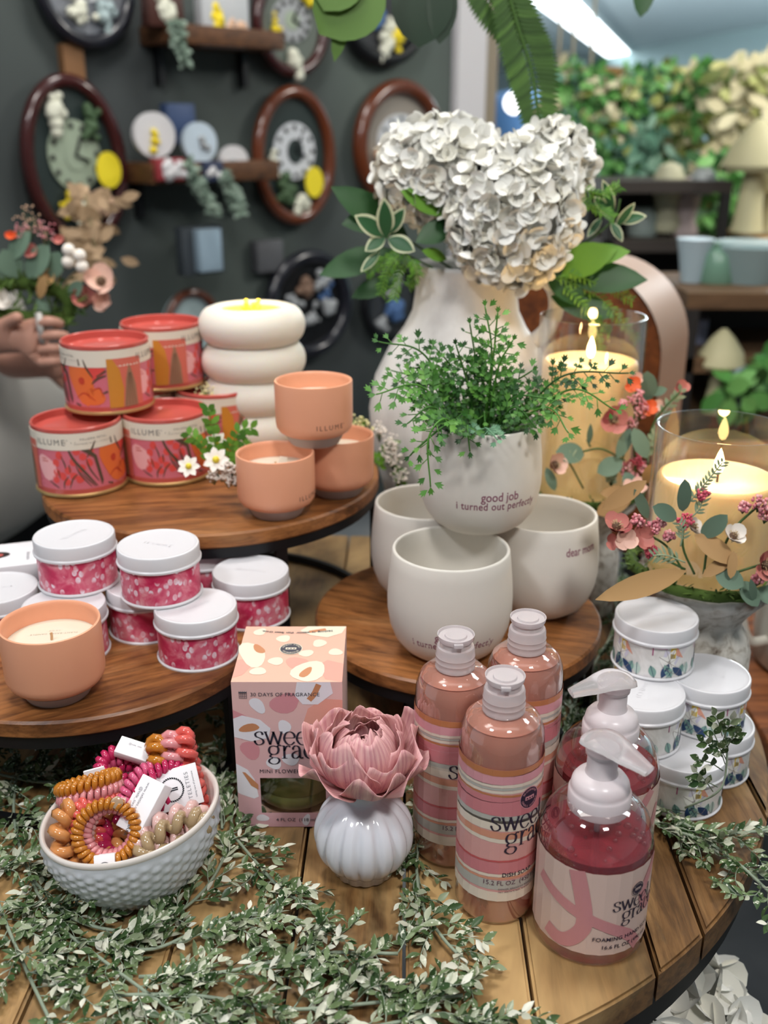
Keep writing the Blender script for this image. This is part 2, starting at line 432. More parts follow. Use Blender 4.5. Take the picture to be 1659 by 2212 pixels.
# ------------------------------------------------------------------ round plank table
m_table = woodmat('table_plank_wood', '#43301a', '#7d5a34', '#ae8656', 'Y', 17, .42, True, None, .1)
N, L, b = nodes(m_table)
src = b.inputs['Base Color'].links[0].from_socket
v3 = mapping(N, L, (1, .35, 1)); n3 = noise(N, L, v3, 7, 5, .6, .7); r3 = ramp(N, [(.46, '#000000'), (.66, '#ffffff')]); L.new(n3, r3.inputs[0])
n4 = noise(N, L, v3, 16, 5, .7, 1.2); r4 = ramp(N, [(.6, '#000000'), (.7, '#cccccc')]); L.new(n4, r4.inputs[0])
o1 = mixc(N, L, src, '#c5a26e', r3.outputs[0]); o2 = mixc(N, L, o1, '#4d4436', r4.outputs[0]); L.new(o2, b.inputs['Base Color'])
TC = V((-.0754, .8723, 0)); TR = .438; TH = .026
tab = thing('round_table', 'round rustic plank table with honey brown wood and a dark metal rim', 'table', (TC.x, TC.y, FLOORZ))
mb = MB(); tz = -FLOORZ
edges = [-.44, -.402, -.318, -.228, -.143, -.0585, .021, .1065, .194, .236, .325, .41, .5]
for k in range(len(edges)-1):
    x0 = edges[k]-TC.x+.0013; x1 = edges[k+1]-TC.x-.0013
    x0 = max(-TR+.001, x0); x1 = min(TR-.001, x1)
    if x1 <= x0: continue
    n = 14; top = []
    for i in range(n+1): x = x0+(x1-x0)*i/n; top.append((x, sqrt(TR*TR-x*x)))
    P = [(x, -y) for x, y in top] + [(x, y) for x, y in reversed(top)]
    bm = bmesh.new(); f = bm.faces.new([bm.verts.new((x, y, tz-TH)) for x, y in P])
    g = bmesh.ops.extrude_face_region(bm, geom=[f]); vs = [q for q in g['geom'] if isinstance(q, bmesh.types.BMVert)]
    bmesh.ops.translate(bm, verts=vs, vec=(0, 0, TH))
    es = [q for q in bm.edges if all(abs(v.co.z-tz) < 1e-6 for v in q.verts)]
    bmesh.ops.bevel(bm, geom=es, offset=.0022, segments=2, affect='EDGES')
    mb.frombm(bm, m_table, Matrix.Rotation(radians(-1.2), 4, 'Z'), smooth=False)
mb.build('tabletop', tab)
mb = MB(); mb.lathe([(TR-.03, tz-TH-.03), (TR-.006, tz-TH-.03), (TR-.006, tz-TH), (TR-.03, tz-TH), (TR-.03, tz-TH-.03)], mat('dark_rim', '#1d1b19', .5, .4), 96); mb.build('metal_rim', tab)
mb = MB(); mb.lathe([(0, 0), (.19, 0), (.19, .02), (.05, .05), (.04, .1), (.04, tz-TH-.04), (.2, tz-TH-.03), (.2, tz-TH), (0, tz-TH)], BLACK, 32); mb.build('pedestal', tab)

# ------------------------------------------------------------------ three wooden risers
m_acacia = woodmat('acacia_wood', '#5a3218', '#a0683a', '#c08c5a', 'X', 15, .38, False, None, .16)
def riser(name, label, c, R, z, legs, th=.0155, rot=0):
    t = thing(name, label, 'riser', (c[0], c[1], 0.0005), 0)
    mb = MB(); mb.lathe([(0, z-th), (R-.002, z-th), (R, z-th+.002), (R, z-.002), (R-.002, z), (0, z)], m_acacia, 128, smooth=True)
    o = mb.build('riser_board', t, 35); o.rotation_euler.z = rot
    mb = MB(); mb.lathe([(R-.012, z-th-.011), (R-.003, z-th-.011), (R-.003, z-th), (R-.012, z-th), (R-.012, z-th-.011)], BLACK, 96); mb.build('upper_ring', t)
    mb = MB(); mb.lathe([(R-.010, 0), (R-.004, 0), (R-.004, .010), (R-.010, .010), (R-.010, 0)], BLACK, 96); mb.build('base_ring', t)
    for a in legs:
        M = Matrix.Rotation(radians(a), 4, 'Z'); mb = MB(); mb.box((R-.010, -.006, 0.008), (R-.004, .006, z-th-.008), BLACK, M); mb.build('leg', t)
    return t
R1 = V((-.277, .838)); R2 = V((-.19, 1.054)); R3 = V((.0735, .8987))
riser('wooden_riser', 'low round acacia riser on black iron legs holding pink tins, front left', R1, .171, .105, (-30, 60, 150, 240), rot=.5)
riser('wooden_riser', 'tallest round acacia riser on black legs under the coral tins and peach cups', R2, .184, .18, (0, 88, 178, 300), rot=.2)
riser('wooden_riser', 'small round acacia riser under the stacked cream planters', R3, .1426, .085, (70, 160, 250, 340), rot=-.35)
# ------------------------------------------------------------------ small round candle tins
m_pink = mat('raspberry_print', '#c22f5c', .4); N, L, b = nodes(m_pink)
tc = N.new('ShaderNodeTexCoord'); sep = N.new('ShaderNodeSeparateXYZ'); L.new(tc.outputs['Object'], sep.inputs[0])
at2 = N.new('ShaderNodeMath'); at2.operation = 'ARCTAN2'; L.new(sep.outputs[0], at2.inputs[0]); L.new(sep.outputs[1], at2.inputs[1])
mu = N.new('ShaderNodeMath'); mu.operation = 'MULTIPLY'; mu.inputs[1].default_value = .036; L.new(at2.outputs[0], mu.inputs[0])
cb = N.new('ShaderNodeCombineXYZ'); L.new(mu.outputs[0], cb.inputs[0]); L.new(sep.outputs[2], cb.inputs[1]); cyl = cb.outputs[0]
n1 = noise(N, L, cyl, 48, 4, .55, .6); r1 = ramp(N, [(.34, '#b81f4e'), (.46, '#c9385f'), (.56, '#d96d84'), (.68, '#e6a0a8')]); L.new(n1, r1.inputs[0])
mpp = N.new('ShaderNodeMapping'); L.new(cyl, mpp.inputs[0]); mpp.inputs['Rotation'].default_value = (0, 0, .5); mpp.inputs['Scale'].default_value = (1.25, .9, 1)
vo = N.new('ShaderNodeTexVoronoi'); vo.voronoi_dimensions = '2D'; L.new(mpp.outputs[0], vo.inputs['Vector']); vo.inputs['Scale'].default_value = 118; vo.inputs['Randomness'].default_value = .72
rr = ramp(N, [(.30, '#ffffff'), (.36, '#000000')]); L.new(vo.outputs['Distance'], rr.inputs[0])
n2 = noise(N, L, cyl, 42, 2, .5); r2 = ramp(N, [(.49, '#000000'), (.55, '#ffffff')]); L.new(n2, r2.inputs[0])
fm = N.new('ShaderNodeMath'); fm.operation = 'MULTIPLY'; L.new(rr.outputs[0], fm.inputs[0]); L.new(r2.outputs[0], fm.inputs[1])
n5 = noise(N, L, cyl, 130, 3, .6); r5 = ramp(N, [(.4, '#f3e2ee'), (.62, '#e3a6b4')]); L.new(n5, r5.inputs[0])
L.new(mixc(N, L, r1.outputs[0], r5.outputs[0], fm.outputs[0]), b.inputs['Base Color'])

TEAL = mat('print_teal', '#7fa49a', .45); NAVY = mat('print_navy', '#27426b', .45); YEL = mat('print_yellow', '#e6c546', .45)
MAG = mat('print_magenta', '#a64a78', .45); SAL = mat('print_salmon', '#e0a08a', .45); GREYL = mat('print_grey_line', '#9a8f8a', .5)
LILAC = mat('print_lilac', '#d6d2e2', .45); OFFW = mat('print_offwhite', '#efeeea', .45); LT = mat('print_light_teal', '#b9cdc4', .45)
m_wtin = mat('pale_marble_print', '#dddcd9', .42); N, L, b = nodes(m_wtin)
n = noise(N, L, mapping(N, L), 38, 4, .6, 1); r = ramp(N, [(.35, '#d2cfcc'), (.55, '#e6e4e2'), (.7, '#d8cfd6')]); L.new(n, r.inputs[0]); L.new(r.outputs[0], b.inputs['Base Color'])
TD = .036; TINH = .0468
def make_tin(name, label, cat, body_mat, art=None):
    t = thing(name, label, cat)
    mb = MB(); r = TD-.0012
    mb.lathe([(0, .0005), (r, .0005), (r+.0012, 0), (r+.0014, .0012), (r, .0024)], WHITE, 72)
    mb.lathe([(r-.0003, .002), (r-.0003, .034)], body_mat, 72)
    if art:
        A = Art(mb, cylmap(r-.0003), .004); art(A)
    mb.build('tin_body', t)
    mb = MB(); R = TD
    mb.lathe([(R-.0012, .0325), (R+.0008, .0322), (R+.0010, .0338), (R-.0002, .0350), (R-.0002, .0452), (R-.0008, .0464), (R-.0022, TINH), (R-.0032, .0462), (R-.0052, .0460), (0, .0460)], WHITE, 72)
    A = Art(mb, lambda x, y, h: V((x, y, .0460+h)), None, .00035)
    A.text('ILLUME', 0, -.002, .0062, mat('embossed_white', '#dddce0', .35), 1, space=1.5)
    mb.build('lid', t, 35); return t
def flower_art(A):
    for k in range(5):
        x0 = -.1+k*.045
        for i in range(4):
            a = pi*(.22+.19*i); A.leaf(x0+.004*i, .011, .020, .0046, a, OFFW if i % 2 else LILAC, 1+i % 2)
            A.stroke([(x0+.004*i, .013), (x0+.004*i+.020*cos(a), .011+.020*sin(a))], .0003, GREYL, 4)
        for q, (dx, a, c) in enumerate(((-.006, 1.9, TEAL), (.0, 1.2, NAVY), (.004, .9, LT), (.009, 2.1, TEAL), (.016, 1.3, TEAL), (.02, 2.4, NAVY), (.024, 1.6, LT))):
            A.leaf(x0+dx, -.001+.0038, .0120+.003*(q % 2), .0032, a, c, 3+q % 2); A.stroke([(x0+dx, .0028), (x0+dx+.012*cos(a), .0028+.012*sin(a))], .00035, NAVY, 6)
        A.poly([(x0+.006, .021), (x0+.011, .021), (x0+.011, .033), (x0+.006, .033)], YEL, 2)
        A.poly([(x0+.011, .024), (x0+.019, .020), (x0+.011, .033)], SAL, 2)
        A.poly([(x0-.016, .0315), (x0+.003, .030), (x0+.003, .0335), (x0-.016, .0335)], mat('print_pale_magenta', '#c793b4', .45), 2)
        A.stroke([(x0-.009, .033), (x0-.009, .024)], .0009, MAG, 3)
        A.stroke([(x0+.002, .012), (x0+.012, .006), (x0+.016, .010)], .0004, GREYL, 5)
g = 'raspberry candle tins on the low riser'
RZ = .1055
pk = make_tin('candle_tin', 'raspberry pink candle tin in front, nearest the diffuser box', 'candle tin', m_pink)
pk['group'] = g; pk.location = (-.1642, .7795, RZ); pk.rotation_euler.z = radians(40)
L2 = RZ+TINH
for x, y, z, rz, lab in [(-.2791, .829, L2, 60, 'raspberry pink candle tin stacked highest at the left, beside the white card box'),
        (-.1985, .806, L2, -20, 'raspberry pink candle tin stacked above its neighbours in the middle of the riser'),
        (-.1255, .854, RZ, 165, 'raspberry pink candle tin at the right rim of the low riser behind the box'),
        (-.2190, .828, RZ, 100, 'raspberry pink candle tin tucked beneath the middle stacked one'),
        (-.3500, .815, RZ, 20, 'raspberry pink candle tin cut off by the left edge of the photo'),
        (-.2800, .783, RZ, 200, 'raspberry pink candle tin just behind the large peach cup'),
        (-.1800, .915, RZ, 80, 'raspberry pink candle tin in shadow under the tall riser')]:
    dup(pk, (x, y, z), radians(rz), lab, g)
g = 'white flower-print candle tins'
wt = make_tin('candle_tin', 'white flower-print candle tin, topmost of the stack on the right', 'candle tin', m_wtin, flower_art)
def tinat(px, py, z): return at(px, py, z)
wt['group'] = g; p = at(1419, 1326, 3*TINH+.001); wt.location = (p.x, p.y, 2*TINH+.001); wt.rotation_euler.z = radians(15)
for px, py, lv, rz, lab in [(1388, 1488, 1, 60, 'white flower-print candle tin of the middle layer, right behind the pump dispenser'),
        (1531, 1452, 1, -30, 'white flower-print candle tin of the middle layer, on the right'),
        (1478, 1616, 0, 10, 'white flower-print candle tin on the table with a garland sprig over it'),
        (1540, 1556, 0, 100, 'white flower-print candle tin on the table at the right, half hidden under another'),
        (1414, 1392, 1, 200, 'white flower-print candle tin mostly hidden behind the topmost one')]:
    p = at(px, py, (lv+1)*TINH+.001)
    dup(wt, (p.x, p.y, lv*TINH+.0008), radians(rz), lab, g)

# ------------------------------------------------------------------ large coral tins
CORAL = mat('coral_enamel', '#c4574e', .22, coat=.4); PK = mat('print_pink', '#d6717f', .35, coat=.4); LPK = mat('print_light_pink', '#f2b3b4', .4)
RED = mat('print_red', '#e2504a', .4); ORG = mat('print_orange', '#e8743a', .4); DORG = mat('print_deep_orange', '#c8442c', .4); OLV = mat('print_olive', '#5a4a3a', .45)
OCH = mat('print_ochre', '#d08a33', .4); TAUPE = mat('print_taupe', '#a0785e', .45); GOLD = mat('gold_rim', '#cfae74', .3, .6)
BR = .0468; BH = .0745
def coral_art(A):
    T0 = .052
    for k in range(2):                       # the print repeats
        x = -.15+k*.152
        # light pink blossom with dots
        A.blob(x+.012, .024, .011, .014, LPK, 1, .2, 14, .12, 3)
        for q in range(7): A.blob(x+.008+.002*(q % 4), .031+.0028*(q//4), .0007, .0009, DORG, 2, n=6)
        for q, (dx, dy) in enumerate([(.024, .03), (.03, .016), (.036, .022), (.034, .010), (.041, .016), (.028, .038), (.042, .031), (.047, .012), (.05, .024), (.052, .036), (.024, .020), (.046, .042), (.058, .029), (.022, .012), (.06, .040)]):
            A.blob(x+dx, dy, .0038, .0042, RED, 1, n=10, wob=.1, seed=q)
        for pts in ([(.014, .010), (.02, .006), (.025, .003)], [(.03, .002), (.031, .009), (.036, .016)], [(.036, .002), (.04, .013), (.045, .018)], [(.027, .014), (.0255, .022)], [(.03, .038), (.033, .03), (.034, .024)], [(.038, .020), (.0375, .028)], [(.044, .028), (.048, .017), (.058, .003)], [(.048, .020), (.056, .01), (.062, .003)]):
            A.stroke([(x+a, c) for a, c in pts], .0014, OLV, 3, taper=True)
        A.stroke([(x+.036, .052), (x+.042, .035), (x+.052, .02), (x+.064, .003)], .0028, OLV, 3, taper=True)
        A.poly([(x+.038, .052), (x+.05, .052), (x+.066, .036), (x+.071, .008), (x+.069, .003), (x+.063, .034), (x+.05, .044)], OLV, 3)
        A.stroke([(x+.066, .052), (x+.062, .044), (x+.056, .035)], .002, OLV, 4, taper=True)
        A.stroke([(x+.055, .034), (x+.058, .022), (x+.066, .008)], .0015, OLV, 4, taper=True)
        # orange lily
        A.blob(x+.085, .026, .014, .022, ORG, 2, .5, 16, .16, 8); A.blob(x+.098, .012, .013, .009, ORG, 2, .2, 14, .12, 5); A.blob(x+.097, .040, .013, .012, RED, 1, .4, 14, .15, 9)
        A.blob(x+.086, .029, .004, .004, DORG, 3, n=9, wob=.1); A.stroke([(x+.078, .010), (x+.088, .016), (x+.10, .008)], .0016, DORG, 3, taper=True); A.stroke([(x+.096, .018), (x+.105, .022), (x+.108, .012)], .0014, DORG, 3, taper=True)
        for pts in ([(.09, .052), (.093, .043), (.099, .033)], [(.084, .052), (.085, .045)], [(.097, .026), (.104, .032), (.113, .035)], [(.103, .034), (.113, .040)], [(.108, .016), (.113, .018)], [(.076, .004), (.082, .002)]):
            A.stroke([(x+a, c) for a, c in pts], .0022, OLV, 4, taper=True)
        # label end: ochre and taupe leaves on coral
        A.poly([(x+.114, 0), (x+.152, 0), (x+.152, T0), (x+.114, T0)], mat('print_coral', '#d8705f', .35), 4)
        A.poly([(x+.114, 0), (x+.128, 0), (x+.130, .02), (x+.127, .04), (x+.120, T0), (x+.114, T0)], OCH, 5)
        A.poly([(x+.129, 0), (x+.145, 0), (x+.144, .022), (x+.139, .042), (x+.137, .045), (x+.133, .03)], TAUPE, 5)
        for q in range(4): A.stroke([(x+.131+q*.0036, .001), (x+.1365+q*.0008, .036)], .0005, OLV, 6)
def make_coral(label):
    t = thing('coral_candle_tin', label, 'candle tin'); r = BR
    mb = MB(); mb.lathe([(0, .0008), (r, .0008), (r+.0014, .0016), (r+.0012, .0036), (r, .0044)], GOLD, 96)
    mb.lathe([(r, .004), (r, .0095)], CORAL, 96); mb.lathe([(r, .0095), (r-.0002, .062)], PK, 96)
    coral_art(Art(mb, cylmap(r, .0085), .004)); mb.build('tin_body', t)
    mb = MB(); R = r+.0006
    mb.lathe([(r-.0002, .052), (R, .052), (R-.0003, .0692), (r-.0008, .0692)], CREAM, 96)
    A = Art(mb, cylmap(R, 0), .004); G = mat('label_grey', '#6f6a66', .6)
    for k in (0, 1):
        x = -.15+k*.152
        A.text('ILLUME', x+.020, .0575, .0088, G, 1, space=1.25); A.text('°', x+.0385, .0598, .005, G, 1)
        A.text('PALOMA PETAL', x+.066, .0620, .0032, G, 1, space=1.35); A.text('PLANT-BASED CANDLE — 7.5 OZ (213 G)', x+.066, .0578, .0019, G, 1, space=1.2)
    A.poly([(.0, .052), (.0005, .052), (.0005, .0692), (0, .0692)], mat('paper_seam', '#cfc4b2', .6), 1)
    mb.build('paper_band', t)
    mb = MB(); mb.lathe([(r-.0016, .0688), (r-.0002, .0700), (r-.0002, .0733), (r-.0014, BH), (r-.0030, .0735), (r-.0036, .0665), (r-.006, .0655), (0, .0655)], CORAL, 96)
    mb.build('lid', t, 35); return t
g = 'coral flower-print candle tins on the tall riser'
Z2 = .1808
ct = make_coral('coral candle tin with pale band at the front left, half under another tin')
ct['group'] = g; ct.location = (-.3255, 1.016, Z2); ct.rotation_euler.z = radians(-45)
for x, y, z, rz, lab in [(-.2395, 1.052, Z2, -42, 'coral candle tin with pale band beside the small white daisies'),
        (-.3010, 1.066, Z2+BH, -127, 'coral candle tin stacked on the two front ones, showing orange lily and ochre leaf'),
        (-.2620, 1.168, Z2+BH, -142, 'coral candle tin at the back of the upper layer, partly hidden'),
        (-.2960, 1.160, Z2, 40, 'coral candle tin hidden in the lower layer behind the front pair'),
        (-.2000, 1.155, Z2, 60, 'coral candle tin in the lower back layer, peeping out left of the white lantern')]:
    dup(ct, (x, y, z), radians(rz), lab, g)

# ------------------------------------------------------------------ peach ceramic cups
PEACH = mat('peach_glaze', '#e9a583', .36, spec=.4); BISQ = mat('grey_bisque', '#b0a6a4', .75); WAXW = mat('cream_wax', '#ddd3c0', .5, sss=.1); WICK = mat('wick', '#c7a37c', .8)
def make_cup(label, wax=True, sc=1, ang=40):
    t = thing('peach_cup_candle', label, 'candle')
    mb = MB(); mb.lathe([(0, 0), (.0235, 0), (.0245, .0008), (.0300, .0102), (.0318, .0112)], BISQ, 72); mb.build('foot', t)
    mb = MB(); mb.lathe([(.0312, .0110), (.0350, .0135), (.0376, .0175), (.0384, .0220), (.0386, .0620), (.0382, .0636), (.0370, .0640), (.0360, .0632), (.0356, .0600), (.0352, .0250), (.03, .0165), (0, .0160)], PEACH, 72)
    A = Art(mb, cylmap(.0385), .004); A.text('ILLUME', .0385*radians(ang), .0222, .0066, mat('brown_ink', '#5a2f26', .6), 1, space=1.45, align='C'); A.text('°', .0385*radians(ang)+.0155, .0240, .004, mat('brown_ink', '#5a2f26', .6), 1)
    mb.build('bowl', t, 50)
    if wax:
        mb = MB(); mb.lathe([(0, .0475), (.0353, .0475), (.0353, .020)], WAXW, 48)
        A = Art(mb, lambda x, y, h: V((x, y, .0475+h)), None); G = mat('wax_lettering', '#a89c8a', .6)
        A.text('PALOMA PETAL', 0, -.014, .0042, G, 1, flip=True, space=1.3); A.text('PLANT-BASED CANDLE', 0, .011, .0030, G, 1, flip=True, space=1.2); A.text('7.5 OZ', 0, .016, .0026, G, 1, flip=True, space=1.2)
        mb.build('wax', t)
        mb = MB(); mb.tube([(0, 0, .047), (.0004, 0, .0505), (.0002, .0004, .0535)], .0011, WICK, 6); mb.build('wick', t)
    return t
g = 'peach ceramic cups stacked on the tall riser'
cA = make_cup('peach ceramic cup with grey foot, front one of the stack with a white wick tab', True, 1, 62)
cA['group'] = g; cA.location = (-.1066, .929, Z2)
mb = MB(); mb.box((-.0035, -.0008, .046), (.0035, .0008, .0575), mat('wick_tab', '#e8e2d6', .6), Matrix.Translation((-.006, .004, 0)) @ Matrix.Rotation(.3, 4, 'Z') @ Matrix.Rotation(.25, 4, 'Y')); mb.build('wick_tab', cA)
cB = dup(cA, (-.0490, .990, Z2), radians(150), 'peach ceramic cup with grey foot at the right end, partly behind the stacked one', g)
cC = make_cup('peach ceramic cup resting across the other two, brand name at lower right', True, 1, 28)
cC['group'] = g; cC.location = (-.0695, .960, Z2+.0643)
cD = make_cup('large-looking peach ceramic candle with cream wax at the far left front of the low riser', True, 1, 120)
cD.location = (-.268, .7125, RZ-.0002); cD.scale = (1.03, 1.03, 1.03); cD.rotation_euler.z = radians(8)

# ------------------------------------------------------------------ cream planters
POT = mat('matte_cream_ceramic', '#dfdad1', .62, spec=.35); PLUM = mat('plum_ink', '#8d5468', .6)
PP = [(0, 0), (.030, 0), (.036, .0015), (.044, .0075), (.0505, .0165), (.0550, .0290), (.0572, .0430), (.0574, .0560), (.0563, .0720), (.0546, .0880), (.0532, .1000)]
def potr(z):
    for (r0, z0), (r1, z1) in zip(PP[1:], PP[2:]):
        if z0 <= z <= z1: return r0+(r1-r0)*(z-z0)/(z1-z0)
    return PP[-1][0]
def make_planter(label, art):
    t = thing('cream_planter', label, 'planter')
    mb = MB(); mb.lathe(PP+[(.0526, .1012), (.0514, .1018), (.0502, .1012), (.0497, .0995), (.0512, .085), (.0535, .060), (.051, .03), (.04, .012), (.0, .008)], POT, 96)
    def f(x, y, h):
        r = potr(y)+h; a = x/.056; return V((r*sin(a), -r*cos(a), y))
    art(Art(mb, f, .003)); mb.build('planter_body', t, 60); return t
def gj(x, z, k=1):
    def a(A):
        A.text('good job', x, z+.0095*k, .0118*k, PLUM, 1, bold=True, fit=.0350); A.text('i turned out perfectly', x, z+.0008*k, .0105*k, PLUM, 1, space=1.08, bold=True, fit=.0790)
    return a
PZ = .0855; g = 'cream planters on the small riser'
t = make_planter('cream planter with plum lettering standing in front, behind the dish soap', gj(.0010, .0250)); t.location = (.0605, .826, PZ); t['group'] = g
t = make_planter('cream planter reading dear mom, at the right of the stack', lambda A: A.text('dear mom', .034, .0765, .0118, PLUM, 1, bold=True, fit=.037)); t.location = (.1565, .914, PZ); t['group'] = g
t = make_planter('cream planter at the left rear of the stack, mostly behind the front one', lambda A: A.text('i', -.036, .035, .0115, PLUM, 1, bold=True)); t.location = (.0440, .946, PZ); t['group'] = g
PT = V((.0900, .885, PZ+.1022))
t = make_planter('cream planter balanced on the other three and filled with a fern', gj(.0135, .0325)); t.location = PT; t['group'] = g

# ------------------------------------------------------------------ dish soap bottles
m_soap = mat('peach_liquid', '#f0ae98', .12, trans=.45, sss=0, ior=1.36); m_cap = mat('frosted_cap', '#f0e8ea', .2, trans=.5, ior=1.3)
D = {k: mat('dish_'+k, c, .35, coat=.25) for k, c in dict(brown='#c0794f', pink='#dc9aa3', grey='#b9b5ae', cream='#e6d6c6', peach='#d8967c', rose='#d07f86', pale='#dba19d', red='#c4585c').items()}
BL = [(0, 0), (.0250, 0), (.0285, .0015), (.0300, .0055), (.0302, .0400), (.0300, .1340), (.0292, .1425), (.0262, .1500), (.0205, .1548), (.0150, .1565), (.0135, .1600)]
def wavy(A, x0, x1, za, zb, m, layer, slope=0, amp=.0, ph=0):
    n = 26; T = []; B_ = []
    for i in range(n+1):
        x = x0+(x1-x0)*i/n; q = slope*x+amp*sin(x*60+ph); T.append((x, za+q)); B_.append((x, zb+q+amp*.5*sin(x*47+ph+1)))
    A.mb  # strips keep the band narrow enough to wrap
    bm = bmesh.new(); prev = None
    for (a, b2), (c, d) in zip(T, B_):
        cur = (bm.verts.new((a, b2, 0)), bm.verts.new((c, d, 0)))
        if prev: bm.faces.new((prev[0], prev[1], cur[1], cur[0]))
        prev = cur
    A._put(bm, m, layer)
def make_dish(label):
    t = thing('dish_soap_bottle', label, 'soap bottle')
    mb = MB(); mb.lathe([(max(0, r-.0012) if r else 0, z+(.0012 if z < .001 else 0)) for r, z in BL[:8]]+[(.0262, .1498), (.0200, .1542), (0, .1544)], m_soap, 64); mb.build('liquid_soap', t, 50)
    mb = MB(); mb.lathe(BL, SHELL, 64); mb.build('bottle', t, 50)
    mb = MB(); r = .0304; z0, z1 = .0225, .1275; H_ = z1-z0; X = .0925
    A = Art(mb, cylmap(r, z0), None, .00008)
    wavy(A, -X, X, H_, 0, D['pale'], 0)
    for a, c, k, sl, am, ph in [(.955, 1.0, 'brown', 0, .0, 0), (.89, .955, 'pink', .01, .001, 0), (.865, .89, 'cream', .02, .0008, 1), (.845, .865, 'grey', .02, .0008, 1), (.822, .845, 'cream', .02, .0008, 1), (.80, .815, 'brown', -.02, .0008, 2),
            (.655, .795, 'rose', .0, .0012, 2), (.76, .767, 'pink', .02, .0012, 0), (.60, .655, 'grey', -.05, .0012, 2), (.54, .62, 'cream', -.03, .0015, 2), (.49, .54, 'peach', .0, .0012, 3), (.46, .488, 'cream', .02, .0016, 3),
            (.30, .318, 'red', .0, .0010, 1), (.21, .30, 'rose', .0, .0010, 1), (.185, .21, 'cream', .03, .001, 1), (.165, .185, 'peach', .03, .001, 1), (.085, .16, 'grey', -.03, .001, 2), (.0, .075, 'cream', .0, .0, 2)]:
        wavy(A, -X, X, c*H_, a*H_, D[k], 2, sl*.12, am*.7, ph)
    Ink = mat('plum_black', '#2e2338', .55); x = .0125
    A.step = .003
    A.seal(x+.0085, .0810, .0078, Ink, D['pink'], 4); 
    A.script('sweet', x-.0195, .0585, .0105, Ink, 5); A.script('grace', x-.0085, .0448, .0110, Ink, 5, rise=.06)
    A.text('DISH SOAP', x+.002, .0208, .0046, Ink, 5, bold=True, space=1.05); A.text('15.2 FL OZ  (450 ml)', x-.001, .0138, .0052, mat('plum_soft', '#6c4a5a', .6), 5)
    A.text('DANGER, SERIOUS EYE IRRITANT', x+.002, .0098, .0019, mat('plum_soft', '#6c4a5a', .6), 5); A.text('MAY IRRITATE SKIN. Read label.', x+.001, .0074, .0019, mat('plum_soft', '#6c4a5a', .6), 5)
    mb.build('label', t, None)
    mb = MB(); mb.lathe([(.0135, .1555), (.0150, .1555), (.0152, .1568), (.0148, .1580), (.0148, .1605), (.0152, .1612), (.0148, .1622), (.0146, .1645), (.0150, .1652), (.0146, .1662), (.0145, .1705), (.0138, .1722), (.0120, .1728), (.0115, .1765), (.0, .1765)], m_cap, 56); mb.build('cap', t, 40)
    mb = MB(); mb.lathe([(.0, .1768), (.0128, .1768), (.0136, .1785), (.0140, .1812), (.0134, .1812), (.0128, .1795), (.0085, .1792), (.0080, .1806), (0, .1806)], m_cap, 48)
    mb.box((-.0035, -.0160, .1770), (.0035, -.0130, .1800), m_cap, bevel=.0005); mb.build('flip_lid', t, 40)
    return t
g = 'dish soap bottles with striped labels'
d0 = make_dish('striped pink dish soap bottle in front, with its whole label showing'); d0['group'] = g
d0.location = (.0826, .5930, .0006); d0.scale = (.985, .985, 1.055); d0.rotation_euler.z = radians(-4)
dup(d0, (.0530, .6520, .0006), radians(4), 'striped pink dish soap bottle behind at the left, next to the dried flower', g)
dup(d0, (.1100, .6800, .0006), radians(150), 'striped pink dish soap bottle at the back, in front of the right planter', g)

